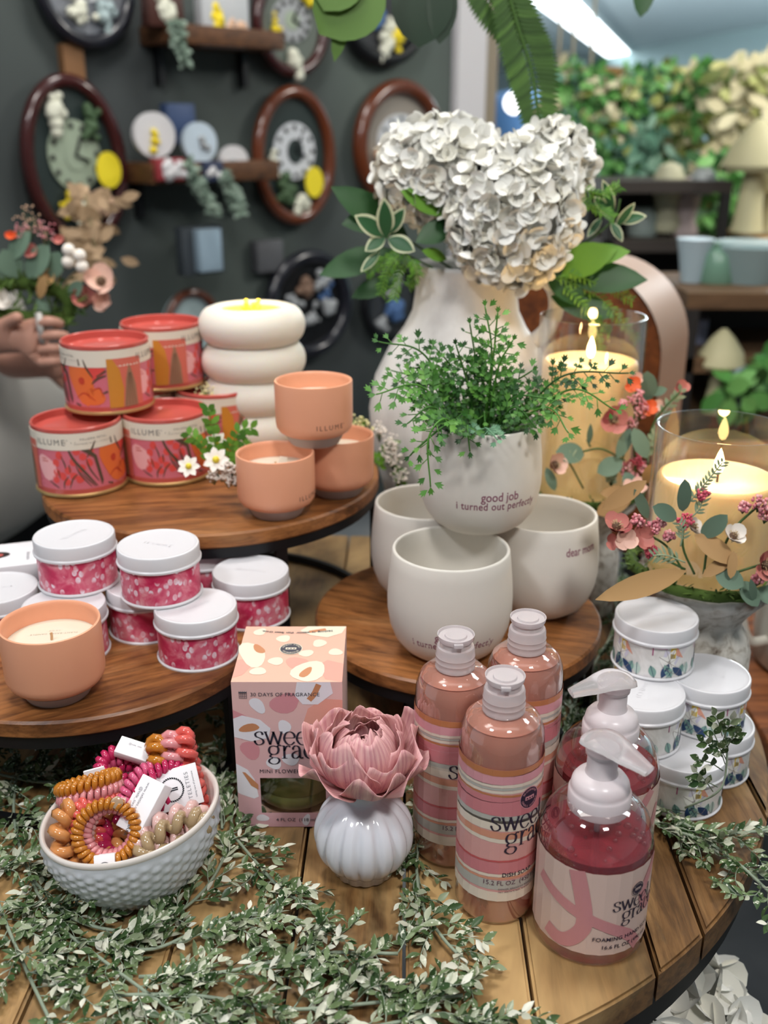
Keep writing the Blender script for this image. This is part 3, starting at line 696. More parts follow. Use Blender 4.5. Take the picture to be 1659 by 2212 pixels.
# ------------------------------------------------------------------ foaming hand soap
m_rasp = mat('raspberry_liquid', '#d8626e', .08, trans=.72, ior=1.34); m_pump = mat('milky_plastic', '#f0e6e9', .25, trans=.2, ior=1.35)
m_noz = mat('clear_nozzle', '#f4f0f2', .2, trans=.75, ior=1.2)
FB = '#dcbfb4'; FBM = mat('hand_label', FB, .4, coat=.2); RIB = mat('hand_ribbon', '#cf8d90', .4, coat=.2)
HS = [(0, 0), (.034, 0), (.0382, .0012), (.0392, .0035), (.0384, .006), (.0394, .009), (.0396, .040), (.0394, .078), (.0384, .089), (.0352, .099), (.0300, .1065), (.0235, .1110), (.0195, .1125), (.0190, .1140)]
def make_hand(label, spout):
    t = thing('foaming_soap_dispenser', label, 'soap dispenser')
    mb = MB(); mb.lathe([(r-.0014 if r > .001 else 0, z+(.0014 if z < .001 else 0)) for r, z in HS[:8]]+[(.0375, .0840), (.0, .0842)], m_rasp, 64)
    R = random.Random(5)
    for k in range(26):
        a = R.random()*2*pi; q = .034*sqrt(R.random()); mb.ball((q*cos(a), q*sin(a), .0843), R.uniform(.0012, .003), SHELL, 8)
    mb.build('liquid_soap', t, 50)
    mb = MB(); mb.lathe(HS, SHELL, 64); mb.build('bottle', t, 50)
    mb = MB(); mb.lathe([(.0013, .112), (.0013, .1), (.003, .006)], m_noz, 10); mb.tube([(0, 0, .112), (.001, 0, .06), (.004, 0, .006)], .0022, m_noz, 8); mb.build('dip_tube', t)
    mb = MB(); z0, z1 = .0118, .0800; A = Art(mb, cylmap(.0399, z0), None, .0001); X = .1225; H_ = z1-z0
    wavy(A, -X, X, H_, 0, FBM, 0); A.step = .003
    def rib(pts, wd): A.stroke(pts, wd, RIB, 2, smooth=8)
    rib([(-.020, .068), (-.016, .052), (-.013, .036), (-.013, .022), (-.021, .010), (-.030, .0065), (-.040, .010)], .011)
    rib([(-.050, .048), (-.032, .040), (-.014, .0325), (.004, .024), (.020, .014), (.030, .001)], .0085)
    rib([(.047, .068), (.036, .055), (.031, .045), (.033, .036), (.040, .030), (.052, .034), (.060, .05)], .0085)
    Ink = mat('plum_black', '#2e2338', .55); x = .020
    A.seal(x+.0045, .0515, .0052, Ink, FBM, 4); A.script('sweet', x-.0140, .0375, .0080, Ink, 5); A.script('grace', x-.0065, .0275, .0082, Ink, 5, rise=.05)
    A.text('FOAMING HAND SOAP', x-.001, .0125, .0046, Ink, 5, bold=True, space=1.05); A.text('16.6 FL OZ (490 ml)', x, .0058, .0044, Ink, 5, bold=True, space=1.05)
    mb.build('label', t, None)
    mb = MB(); mb.lathe([(.0188, .1060), (.0212, .1060), (.0215, .1072), (.0213, .1185), (.0206, .1200), (.0200, .1208), (.0200, .1225), (.0192, .1262), (.0170, .1292), (.0140, .1310), (.0112, .1325), (.0104, .1350), (.0102, .1490), (0, .1490)], m_pump, 56); mb.build('pump_collar', t, 40)
    # nozzle: an oval head drawn out to a drooping spout along +x
    mb = MB(); st = []
    n = 16
    for k in range(n+1):
        u = k/n; x = -.0165+u*.0510
        if x < .012: wd = .0150*sqrt(max(.02, 1-((x+.001)/.0165)**2)) if x < 0 else .0155-(x/.012)*.0025
        else: wd = .0130-(x-.012)/.0225*.0068
        z = .1535+.0035*sin(pi*min(1, u*1.5))*(1 if u < .67 else 0)-max(0, x-.014)**1.35*.8; th = .0034*(1-.35*u)+.0006
        st.append((x, wd, z, th))
    st[0] = (st[0][0], .003, st[0][2], .001)
    vs = []; fs = []; S = 14
    for x, wd, z, th in st:
        for i in range(S):
            a = 2*pi*i/S; vs.append((x, wd*cos(a), z+th*(sin(a) if sin(a) > 0 else .55*sin(a))))
    for k in range(n):
        for i in range(S): fs.append((k*S+i, k*S+(i+1) % S, (k+1)*S+(i+1) % S, (k+1)*S+i))
    fs.append(tuple(range(S))); fs.append(tuple(range(n*S, (n+1)*S)))
    mb.add(vs, fs, m_noz); mb.lathe([(.0118, .1480), (.0124, .1540), (0, .1545)], m_noz, 32)
    o = mb.build('pump_nozzle', t, 50); o.rotation_euler.z = spout
    return t
g = 'foaming hand soap dispensers'
h0 = make_hand('raspberry foaming hand soap dispenser in front, spout pointing right towards the viewer', radians(-44)); h0.location = (.1470, .5650, .0006); h0['group'] = g
h1 = dup(h0, (.1715, .6450, .0006), radians(-24), 'raspberry foaming hand soap dispenser behind, spout pointing left', g)
for c in h1.children:
    if c.name.startswith('pump_nozzle'): c.rotation_euler.z = radians(193+24)

# ------------------------------------------------------------------ diffuser box
BP = mat('box_peach', '#e6b7a2', .5); BLV = mat('box_mauve', '#dfb4ba', .5); BSAL = mat('box_salmon', '#e9a596', .5); BROSE = mat('box_rose', '#d8939c', .5)
BCR = mat('box_cream', '#e9dfca', .5); BWH = mat('box_white', '#ece9f2', .5); BTAN = mat('box_tan', '#c98a63', .5); CHAR = mat('charcoal_ink', '#4a4a54', .6)
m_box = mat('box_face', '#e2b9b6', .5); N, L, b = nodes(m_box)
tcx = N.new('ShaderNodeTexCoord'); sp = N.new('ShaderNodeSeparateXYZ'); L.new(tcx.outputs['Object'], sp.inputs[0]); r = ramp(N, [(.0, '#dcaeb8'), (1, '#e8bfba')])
mm = N.new('ShaderNodeMath'); mm.operation = 'MULTIPLY'; mm.inputs[1].default_value = 7; L.new(sp.outputs[2], mm.inputs[0]); L.new(mm.outputs[0], r.inputs[0]); L.new(r.outputs[0], b.inputs['Base Color'])  # pinker towards the base: shading put into the face colour
BW, BD, BHt = .0865, .0925, .137
bx = thing('diffuser_box', 'pink patterned carton with a window, behind the dried flower', 'box', (-.0758, .7208, .0006))
mb = MB(); w2, d2 = BW/2, BD/2; wx0, wx1, wz0, wz1 = -.0245, .0285, .014, .048
# walls with a window hole in front
fr = -d2
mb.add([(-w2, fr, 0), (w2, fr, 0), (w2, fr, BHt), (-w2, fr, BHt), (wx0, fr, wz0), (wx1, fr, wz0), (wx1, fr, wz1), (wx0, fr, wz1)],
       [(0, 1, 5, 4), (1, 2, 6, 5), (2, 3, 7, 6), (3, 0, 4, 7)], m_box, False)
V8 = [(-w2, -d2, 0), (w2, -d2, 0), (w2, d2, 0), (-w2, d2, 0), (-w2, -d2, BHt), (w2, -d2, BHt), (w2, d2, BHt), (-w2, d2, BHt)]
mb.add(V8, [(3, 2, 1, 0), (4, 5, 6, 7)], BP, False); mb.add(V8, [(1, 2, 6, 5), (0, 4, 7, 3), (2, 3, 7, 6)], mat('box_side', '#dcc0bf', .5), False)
A = Art(mb, lambda x, y, h: V((x, fr-h, y)), None, .00012)
def bl(A, x, y, rx, ry, m, l, rot=0, s=0):       # keep inside the face and out of the window
    A.blob(x, y, rx, ry, m, l, rot, 16, .13, s)
F = A
F.poly([(-.0432, .112), (-.0432, .090), (-.037, .084), (-.030, .092), (-.032, .106)], BROSE, 1)
bl(F, -.002, .118, .0125, .0085, BROSE, 1, .2, 2); F.poly([(.012, .1), (.0432, .095), (.0432, .121), (.028, .122), (.016, .113)], BSAL, 1)
F.poly([(.008, .137), (.034, .137), (.036, .127), (.024, .117), (.012, .117), (.006, .125)], BWH, 2)
F.stroke([(.017, .121), (.021, .126), (.025, .135)], .0045, BTAN, 3, taper=False)
F.poly([(-.0432, .104), (-.036, .107), (-.022, .103), (-.014, .095), (-.016, .086), (-.030, .083), (-.0432, .087)], BWH, 2); bl(F, -.031, .0955, .0088, .0034, BTAN, 3, .22, 5)
for x, y, a, c_, s in [(-.0235, .116, .0052, .0075, 1), (-.003, .0965, .0062, .0052, 3), (.001, .066, .0065, .006, 4), (-.0125, .0625, .0062, .0058, 6), (.033, .079, .006, .006, 8), (-.024, .009, .005, .0035, 9), (.012, .007, .006, .003, 11), (.036, .058, .005, .006, 12)]: bl(F, x, y, a, c_, BWH, 2, s*.7, s)
bl(F, -.031, .0745, .0078, .0085, BROSE, 1, .4, 14); bl(F, .028, .064, .009, .007, BROSE, 1, .4, 15)
F.poly([(-.0432, .062), (-.034, .056), (-.029, .047), (-.0262, .030), (-.030, .028), (-.040, .032), (-.0432, .034)], BWH, 1); F.poly([(-.0385, .054), (-.036, .0535), (-.0262, .042), (-.0262, .037), (-.032, .041)], BTAN, 3)
INKB = mat('box_ink', '#2b2536', .6)
F.script('sweet', -.0275, .0802, .0118, INKB, 4); F.script('grace', -.0165, .0672, .0118, INKB, 4)
F.text('MINI FLOWER DIFFUSER', .004, .0530, .0052, INKB, 4, space=1.12, xs=.92); F.text('4 FL OZ  (118 ml)', .004, .0058, .0046, CHAR, 4)
F.text('30 DAYS OF FRAGRANCE', -.0285, .1245, .0046, CHAR, 4, align='L', space=1.05)
for q in range(4): F.poly([(-.0375, .1225+q*.0016), (-.0315, .1225+q*.0016), (-.0315, .1228+q*.0016), (-.0375, .1228+q*.0016)], CHAR, 4)
for q in range(5): F.poly([(-.0375+q*.00145, .1225), (-.0372+q*.00145, .1225), (-.0372+q*.00145, .1290), (-.0375+q*.00145, .1290)], CHAR, 4)
F.poly([(-.0377, .1273), (-.0313, .1273), (-.0313, .1284), (-.0377, .1284)], CHAR, 5)
A = Art(mb, lambda x, y, h: V((x, y, BHt+h)), None, .00012)
bl(A, -.032, -.003, .0105, .0205, BCR, 2, .3, 21); bl(A, -.0275, .006, .0040, .0080, BTAN, 3, .5, 5)
A.poly([(-.0432, -.012), (-.0432, -.040), (-.036, -.036), (-.030, -.022), (-.034, -.010)], BSAL, 1); A.poly([(.010, .0462), (.0432, .0462), (.040, .034), (.028, .026), (.014, .030), (.004, .038)], BCR, 2); A.stroke([(.012, .036), (.026, .0405)], .004, BTAN, 3)
bl(A, .016, -.030, .0125, .017, BCR, 2, -.6, 9); bl(A, .014, -.032, .0035, .009, BTAN, 3, -.45, 9); bl(A, .006, -.017, .009, .010, BSAL, 1, .3, 3); A.poly([(.0432, -.018), (.030, -.012), (.022, -.022), (.030, -.042), (.0432, -.0462)], BSAL, 1)
for x, y, a, c_, s in [(-.009, .024, .0065, .0055, 1), (.022, .016, .0062, .006, 3), (.012, -.001, .0058, .006, 4), (-.0115, -.014, .0065, .006, 6), (-.024, -.030, .0065, .006, 8), (.036, .001, .0055, .006, 9), (-.030, .036, .0065, .005, 11)]: bl(A, x, y, a, c_, BCR, 2, s*.7, s)
A.seal(-.001, .006, .0088, CHAR, BCR, 4, flip=True)
s_ = 'Nothing is sweeter than Sweet Grace.'
for i, ch in enumerate(s_):
    if ch != ' ': u = (i-18)/18; A.text(ch, -u*.030, .0352+.0035*(u*u), .0042, CHAR, 5, flip=True, bold=True, rot=-u*.24)
mb.build('carton', bx, None)
mb = MB(); OIL = mat('olive_oil', '#a9ad62', .15, trans=.4); mb.lathe([(0, .004), (.030, .004), (.034, .008), (.0345, .016), (.033, .018), (.0345, .021), (.034, .034), (.026, .043), (.012, .047), (.012, .055), (0, .055)], OIL, 48); mb.build('diffuser_bottle', bx)
mb = MB(); mb.add([(wx0, fr+.0006, wz0), (wx1, fr+.0006, wz0), (wx1, fr+.0006, wz1), (wx0, fr+.0006, wz1)], [(0, 1, 2, 3)], GLASS, False); mb.build('window_film', bx)

# ------------------------------------------------------------------ ribbed white vase with dried bloom
vc = V((-.0155, .6270)); PEARL = mat('pearl_glaze', '#e6e6ee', .12, coat=.6)
vz = thing('ribbed_vase', 'small round ribbed white glossy vase holding the dusty pink bloom', 'vase', (vc.x, vc.y, .0006))
NR = 15
def ribs(t, z, r): return -.0032*(abs(cos(t*NR/2))**5)*min(1, r/.034)**4
mb = MB(); prof = [(0, .0012), (.018, .0012), (.021, 0), (.0245, .0012)]
for k in range(1, 22): a = -pi/2+.62+k/21*(pi-1.05); prof.append((.0385*cos(a)**.92, .0335+.0345*sin(a)))
prof += [(.0145, .0660), (.0130, .0690), (.0138, .0725), (.0160, .0745), (.0150, .0748), (.0110, .0715), (.0105, .065), (.0, .060)]
mb.lathe(prof, PEARL, 180, fn=ribs); mb.build('vase_body', vz, None)
# dried bloom: one thing of layered petals
m_petal = mat('dried_petal', '#cf9396', .55, sss=.05); N, L, b = nodes(m_petal)
vec = mapping(N, L, (1, .07, 1), 'UV'); g_ = island(N); mu = N.new('ShaderNodeMath'); mu.operation = 'MULTIPLY'; mu.inputs[1].default_value = 9; L.new(g_, mu.inputs[0]); cb = N.new('ShaderNodeCombineXYZ'); L.new(mu.outputs[0], cb.inputs[1]); ad = N.new('ShaderNodeVectorMath'); L.new(vec, ad.inputs[0]); L.new(cb.outputs[0], ad.inputs[1])
n = noise(N, L, ad.outputs[0], 16, 5, .7, .3); r = ramp(N, [(.3, '#ae6878'), (.43, '#d0969a'), (.6, '#e3b4b0'), (.78, '#eed6c9')]); L.new(n, r.inputs[0])
r9 = ramp(N, [(0, '#fbeee6'), (.5, '#ffffff'), (1, '#f0cfd2')]); L.new(g_, r9.inputs[0]); L.new(mixc(N, L, r.outputs[0], r9.outputs[0], .55, 'MULTIPLY'), b.inputs['Base Color']); bump(N, L, b, n, .4, .0008)
fl = thing('dried_peony', 'large dusty pink dried peony bloom resting in the ribbed vase', 'flower', (vc.x, vc.y, .0800))
R = random.Random(11); pid = 0
def petal_ring(n, R0, e0, e1, half, flare, off, cz, jt=.1, ragged=.06):
    global pid
    for k in range(n):
        pid += 1; Q = random.Random(pid*7); ph, ph2, ph3 = (Q.random()*6 for _ in range(3)); mb = MB()
        az = off+2*pi*k/n+R.uniform(-jt, jt); r1 = R0*R.uniform(.93, 1.07); b0 = radians(e0); b1 = radians(e1+R.uniform(-8, 8)); hf = half*R.uniform(.88, 1.12); fl_ = flare+R.uniform(-.08, .08)
        def f(u, v):
            s_ = (u-.5)*2; w_ = sin(pi*(.12+.66*v))**.55
            e = b0+(b1-b0)*v-.13*abs(s_)**3*v*v+ragged*2.2*v**3*sin(5*s_+ph3)
            rad = r1*(1+fl_*v*v+.09*v*v*sin(3.2*s_+ph)+.04*v*sin(7*s_+ph2)+.07*abs(s_)**3*v*(1 if k % 2 else -1))
            a = az+hf*s_*w_; return V((rad*cos(e)*cos(a), rad*cos(e)*sin(a), cz+rad*sin(e)*.95))
        mb.grid(f, 14, 14, m_petal); o = mb.build('petal', fl, None)
        sm = o.modifiers.new('thick', 'SOLIDIFY'); sm.thickness = .0004
petal_ring(6, .0290, -74, 2, .74, .62, -1.35, .022, .15, .07)
petal_ring(6, .0300, -66, 22, .72, .42, -.85, .024, .16, .07)
petal_ring(5, .0290, -58, 42, .74, .26, -1.3, .026, .2, .06)
petal_ring(5, .0250, -50, 54, .78, .14, -1.0, .027, .2, .06)
petal_ring(4, .0205, -45, 60, .90, .08, -1.9, .028, .25, .05)
petal_ring(3, .0150, -40, 64, 1.05, .10, .3, .029, .3, .05)
petal_ring(3, .0090, -40, 72, 1.20, .20, 1.0, .030, .3, .04)
mb = MB(); mb.tube([(0, 0, -.06), (0, 0, .006)], .0022, mat('dry_stem', '#8a7b55', .8), 8); mb.ball((0, 0, .006), (.008, .008, .005), mat('sepal_green', '#8a8b66', .7), 12); mb.build('stem', fl)

# ------------------------------------------------------------------ textured bowl with hair coils
p = at(272, 1966, 0.001); bc = V((p.x*1.055+.0130, p.y+.028)); BRr = .0595
BOWLM = mat('white_stoneware', '#d5d8de', .3, coat=.3); RIM = mat('bowl_rim_glaze', '#e6ddd6', .25, coat=.3)
bw = thing('textured_bowl', 'white diamond-textured bowl filled with hair coils, front left', 'bowl', (bc.x, bc.y, .0006), radians(0))
def hob(t, z, r):
    if z < .004 or z > .064: return 0
    u = t*26/(2*pi)*1; v = z/.0085
    a = abs(((u+v) % 1)-.5)*2; c_ = abs(((u-v) % 1)-.5)*2
    return .0024*(min(a, c_)**.8)*min(1, (.064-z)/.006)
def slant(mb):
    mb.v = [(x, y, z*(1+(.14*x+.02*y)/.06)) for x, y, z in mb.v]
mb = MB(); prof = []
for k in range(34): q = k/33; z = q*.066; prof.append((.0250+(.0615-.0250)*sin(min(1, q*1.02)*pi/2)**.72, z))
prof[0] = (.0240, 0)
mb.lathe([(0, .0)]+prof, BOWLM, 260, fn=hob)
slant(mb); o = mb.build('bowl_body', bw, None)
mb = MB(); mb.lathe([(.0612, .0655), (.0622, .0675), (.0618, .0700), (.0604, .0710), (.0588, .0698), (.0582, .0668), (.055, .045), (.045, .022), (.03, .010), (0, .008)], RIM, 96); slant(mb); mb.build('bowl_lining', bw, 60)
bw.scale = (1.06, .97, 1)
# ------------------------------------------------------------------ hair coils in the bowl
def gl(name, c, tr=.25): return mat(name, c, .12, trans=tr, coat=.5)
AMB = gl('amber_plastic', '#d98a2c', .35); PKC = gl('pink_plastic', '#ef9ea2'); CRL = gl('coral_plastic', '#ee6a62'); MGT = gl('magenta_plastic', '#c22a5c', .15)
BEI = gl('champagne_plastic', '#b39a76', .2); PLE = gl('pale_pink_plastic', '#eec3bd'); ORP = gl('orange_plastic', '#e0985a', .2); HOT = gl('hot_pink_plastic', '#e0608a', .2)
def coil_pts(Ra, Rb, rho, turns, sub=9, a0=0, a1=2*pi):
    P = []; n = int(turns*sub)
    for k in range(n+1):
        t = k/n; ph = a0+(a1-a0)*t; q = 2*pi*turns*t
        c = V((Ra*cos(ph), Rb*sin(ph), 0)); rd = V((cos(ph)/Ra, sin(ph)/Rb, 0)).normalized()
        P.append(c+rd*rho*cos(q)+V((0, 0, rho*sin(q))))
    return P
def coil(parent, M, Ra, Rb, rho, turns, wire, m, dz=0):
    mb = MB(); P = [M @ (p+V((0, 0, dz))) for p in coil_pts(Ra, Rb, rho, turns)]
    mb.tube(P[:-1], wire, m, 6, closed=True); mb.build('coil', parent, None)
def frame(x, y, z):            # columns = local axes given in world
    M = Matrix.Identity(4)
    for i, a in enumerate((x, y, z)):
        a = V(a).normalized()
        for r_ in range(3): M[r_][i] = a[r_]
    return M
def basis(zdir, xdir):
    z = V(zdir).normalized(); x = V(xdir); x = (x-z*x.dot(z)).normalized(); return frame(x, z.cross(x), z)
VIEW = lambda p: (EYE-V(p)).normalized()
CARDINK = mat('card_ink', '#23232b', .6); CG = mat('card_grey', '#8b8b92', .6)
def card(parent, M, w_, h_, d_, art=None):
    mb = MB(); mb.box((-w_/2, -h_/2, -d_/2), (w_/2, h_/2, d_/2), PAPER, M, .0006)
    if art: art(Art(mb, lambda x, y, h: M @ V((x, y, d_/2+.0001+h)), None, .0001))
    mb.build('card', parent, None)
def tele(A, x, y, r, rot=0, word=True, wx=0):
    for k in range(34):
        a = 2*pi*k/34; A.leaf(x+r*.84*cos(a)-.2*r*.5*cos(a+.9), y+r*.84*sin(a)-.2*r*.5*sin(a+.9), r*.22, r*.055, a+.9, CARDINK, 1)
    t = r*.045
    def ln(a, b): A.stroke([(x+a[0]*r, y+a[1]*r), (x+b[0]*r, y+b[1]*r)], t*2, CARDINK, 1, smooth=0)
    if rot:
        ln((-.42, -.10), (-.05, -.10)); 
        for q in (-.06, .08): ln((q*0-.42, q), (.45, q))
        ln((-.42, -.46), (-.42, -.06)); ln((.0-.42, .08), (-.42, .46))
    else:
        for q in (-.07, .07): ln((q, -.45), (q, .42))
        ln((-.45, .42), (-.07, .42)); ln((.07, .42), (.45, .42)); ln((.07, -.45), (.3, -.45))
BZ = .0006
def setup(px, py, z, name_label, group=None):
    p = at(px, py, z); t = thing('hair_coil_set', name_label, 'hair ties', p); return t, p
g = 'packs of spiral hair coils in the bowl'
# a: upright pack with big card
t, p = setup(384, 1690, .078, 'upright pack of amber, pink and coral hair coils with a large white card'); t['group'] = g
v = VIEW(p); X = V((.97, .05, .26)); Mb = basis(V((.12, -.86, .5)), X)   # local z faces the viewer, x along the row
row = Mb.to_3x3() @ V((1, 0, 0)); up = Mb.to_3x3() @ V((0, 1, 0)); dn = Mb.to_3x3() @ V((0, 0, 1))
for k, m in enumerate((AMB, PKC, CRL)):
    M = Matrix.Translation(row*(-.0105+k*.0108)+up*(.0105)-dn*.0065) @ frame(up, dn, row); coil(t, M, .0205, .0062, .0052, 11, .0037, m)
card(t, Matrix.Translation(-up*.0035+dn*.0075) @ Mb, .0330, .0300, .0022, lambda A: (tele(A, -.0045, .0000, .0100, 1), A.text('TELETIES', .0092, 0, .0042, CG, 1, rot=pi/2, space=1.25), A.text('taking care of yourmane', .0128, 0, .0020, CG, 1, rot=pi/2)))
# b: left pack lying on its side
t, p = setup(196, 1712, .074, 'pack of amber, pink and coral hair coils lying against the left of the bowl'); t['group'] = g
Mb = basis(V((-.25, .35, .9)), V((.93, .18, .30)))
for k, m in enumerate((CRL, PKC, AMB)):
    M = Matrix.Translation((Mb.to_3x3() @ V((0, 0, 1)))*(-.0078+k*.0078)) @ Mb; coil(t, M, .0210, .0100, .0034, 26, .0023, m)
card(t, Matrix.Translation((Mb.to_3x3() @ V((.004, .012, .003)))) @ Mb @ Matrix.Rotation(.3, 4, 'X'), .016, .002, .026)
# c: front ring set facing the viewer
t, p = setup(238, 1797, .066, 'round amber and pink hair coils facing the viewer at the bowl front'); t['group'] = g
Mb = basis(VIEW(p)*.8+V((0, -.25, .1)), V((1, 0, .12))); f3 = Mb.to_3x3()
coil(t, Matrix.Translation(f3 @ V((-.002, 0, .0045))) @ Mb, .0205, .0200, .0030, 30, .0021, AMB)
coil(t, Mb @ Matrix.Translation((0, .0003, -.002)), .0170, .0165, .0030, 26, .0020, PKC)
coil(t, Matrix.Translation(f3 @ V((.0055, -.002, -.0065))) @ Mb, .0215, .0210, .0032, 28, .0022, PLE)
card(t, Matrix.Translation(f3 @ V((-.004, -.0195, .004))) @ Mb, .0145, .0105, .013, lambda A: tele(A, 0, -.004, .0048, 0))
mb = MB(); mb.ball(f3 @ V((.006, .020, .008)), (.0045, .0045, .001), gl('clear_charm', '#e8d0b0', .6), 20, Mb); mb.build('charm', t, None)
# d: magenta pack at the top with a white card
t, p = setup(272, 1652, .080, 'pack of magenta hair coils at the back rim with a slanted white card'); t['group'] = g
Mb = basis(V((.1, -.5, .85)), V((.8, .3, -.3))); f3 = Mb.to_3x3()
coil(t, Mb, .0190, .0130, .0036, 18, .0027, MGT); coil(t, Matrix.Translation(f3 @ V((0, -.004, -.006))) @ Mb, .0190, .0130, .0036, 18, .0027, HOT); coil(t, Matrix.Translation(f3 @ V((.001, -.008, -.012))) @ Mb, .0185, .0130, .0036, 18, .0027, MGT)
card(t, Matrix.Translation(f3 @ V((.006, .009, .004))) @ basis(V((.2, -.4, .9)), V((.78, .0, -.5))), .026, .015, .008, lambda A: A.text('@tele_ties', 0, .002, .0024, CG, 1))
# e: leaning white card pack in the middle
t, p = setup(312, 1742, .076, 'magenta hair coils with a long leaning white card in the middle of the bowl'); t['group'] = g
Mb = basis(V((-.35, -.6, .7)), V((-.38, .35, -.86)).cross(V((-.35, -.6, .7)))); 
Mb = basis(V((-.30, -.62, .72)), V((.90, -.30, .12))); f3 = Mb.to_3x3()
card(t, Matrix.Translation(f3 @ V((0, 0, 0))) @ Mb @ Matrix.Rotation(-.30, 4, 'Z'), .0215, .0400, .0120, lambda A: (A.text('www.teleties.com', -.003, .004, .0034, CG, 1, rot=-pi/2), A.text('@tele_ties', -.0068, .004, .0034, CG, 1, rot=-pi/2), A.text('TT SARA', -.001, -.0165, .0036, CARDINK, 1, rot=-pi/2)))
coil(t, Matrix.Translation(f3 @ V((-.010, .012, -.008))) @ basis(V((.7, -.6, .3)), V((.6, .6, .5))), .0190, .0120, .0034, 22, .0025, HOT)
coil(t, Matrix.Translation(f3 @ V((.002, .016, -.010))) @ basis(V((.5, -.7, .4)), V((.8, .3, .5))), .0200, .0110, .0034, 22, .0025, MGT)
# f: pale pink and champagne chunky coils right front
t, p = setup(372, 1800, .064, 'chunky pale pink and champagne glitter hair coils along the right front rim'); t['group'] = g
Mb = basis(V((.15, -.75, .6)), V((.86, .30, .38))); f3 = Mb.to_3x3()
coil(t, Matrix.Translation(f3 @ V((0, .003, -.004))) @ Mb, .0230, .0080, .0042, 11, .0040, PLE); coil(t, Matrix.Translation(f3 @ V((0, -.003, .002))) @ Mb, .0240, .0080, .0042, 11, .0040, BEI)
# g: chunky amber coils left
t, p = setup(158, 1805, .060, 'chunky amber and coral hair coils at the left inside the bowl'); t['group'] = g
Mb = basis(V((.85, -.35, .4)), V((.1, .3, .95))); coil(t, Mb, .0190, .0120, .0045, 10, .0042, ORP); coil(t, Matrix.Translation(Mb.to_3x3() @ V((.002, -.010, .004))) @ Mb, .0170, .011, .0036, 16, .0027, CRL)
# h: filling coils deeper down
for k, (px, py, z, m, l) in enumerate([(216, 1812, .045, ORP, 'single chunky orange hair coil seen through the front ring'), (268, 1812, .045, MGT, 'deep magenta hair coil lying low behind the front ring'), (345, 1770, .045, MGT, 'dark magenta hair coil under the big card'), (300, 1690, .050, HOT, 'hot pink hair coil wedged low at the back of the bowl'), (200, 1765, .045, AMB, 'amber hair coil lying low under the left pack'), (408, 1752, .050, CRL, 'coral hair coil under the right end of the big card')]):
    t, p = setup(px, py, z, l); Mb = basis(V((.2*sin(k), -.4, .9)), V((1, .2*k, 0))); coil(t, Mb, .0170, .0150, .0045, 11, .0040, m)

# ------------------------------------------------------------------ white ringed lantern
m_lan = mat('lantern_ceramic', '#ece6da', .5, sss=.35); GLOW = mat('amber_glow', '#ffc24a', .5, emit='#ffb52e', es=1.1); FLM = mat('yellow_flame', '#ffe34a', .5, emit='#ffe02a', es=2.0)
t = thing('ringed_lantern', 'glowing white lantern shaped like stacked rings, behind the peach cups', 'lantern', (-.1560, 1.178, Z2))
mb = MB(); prof = [(0, 0), (.046, 0)]; zc = [.023, .062, .102, .143]; 
for k, zz in enumerate(zc):
    rr = .0595+.0005*k; 
    for q in range(13):
        a = -pi/2+.42+q/12*(pi-.84); prof.append((rr-.0185+.0205*cos(a)*1.0, zz+.0228*sin(a)))
prof = prof[:-1]+[(.048, .1640), (.040, .1650), (.037, .1640), (.036, .158)]
mb.lathe(prof, m_lan, 96); mb.build('lantern_body', t, None)
mb = MB(); mb.lathe([(.0365, .160), (.030, .1585), (0, .1585)], GLOW, 48); mb.build('glowing_well', t)
mb = MB(); R = random.Random(3)
for k in range(26): mb.ball((R.uniform(-.011, .011), R.uniform(-.008, .008), .160+.011*R.random()**2), R.uniform(.0016, .0032), FLM, 8)
mb.build('flame', t)
point('lantern_glow', (-.1560, 1.178, Z2+.185), .10, (1, .75, .35), .012)

# ------------------------------------------------------------------ candles on pedestals
m_ped = mat('distressed_white', '#bdb6ab', .8); N, L, b = nodes(m_ped)
n = noise(N, L, mapping(N, L), 60, 5, .6, .5); r = ramp(N, [(.30, '#5f5148'), (.38, '#a39a8e'), (.5, '#cfcac1'), (.66, '#dedad3')]); L.new(n, r.inputs[0])
n2 = noise(N, L, mapping(N, L), 22, 3, .5); r2 = ramp(N, [(.58, '#000000'), (.63, '#ffffff')]); L.new(n2, r2.inputs[0])
L.new(mixc(N, L, r.outputs[0], '#8d7466', r2.outputs[0]), b.inputs['Base Color']); bump(N, L, b, n, .6, .0015)
WAX = mat('ivory_wax', '#e6c88e', .45, sss=.5, emit='#f2c27a', es=.20); WAXT = mat('melted_wax_top', '#f3dfae', .35, sss=.5, emit='#ffc35c', es=.12)  # emission puts the candle's inner glow into the wax
FL2 = mat('white_flame', '#fff2c8', .4, emit='#ffd98a', es=16)
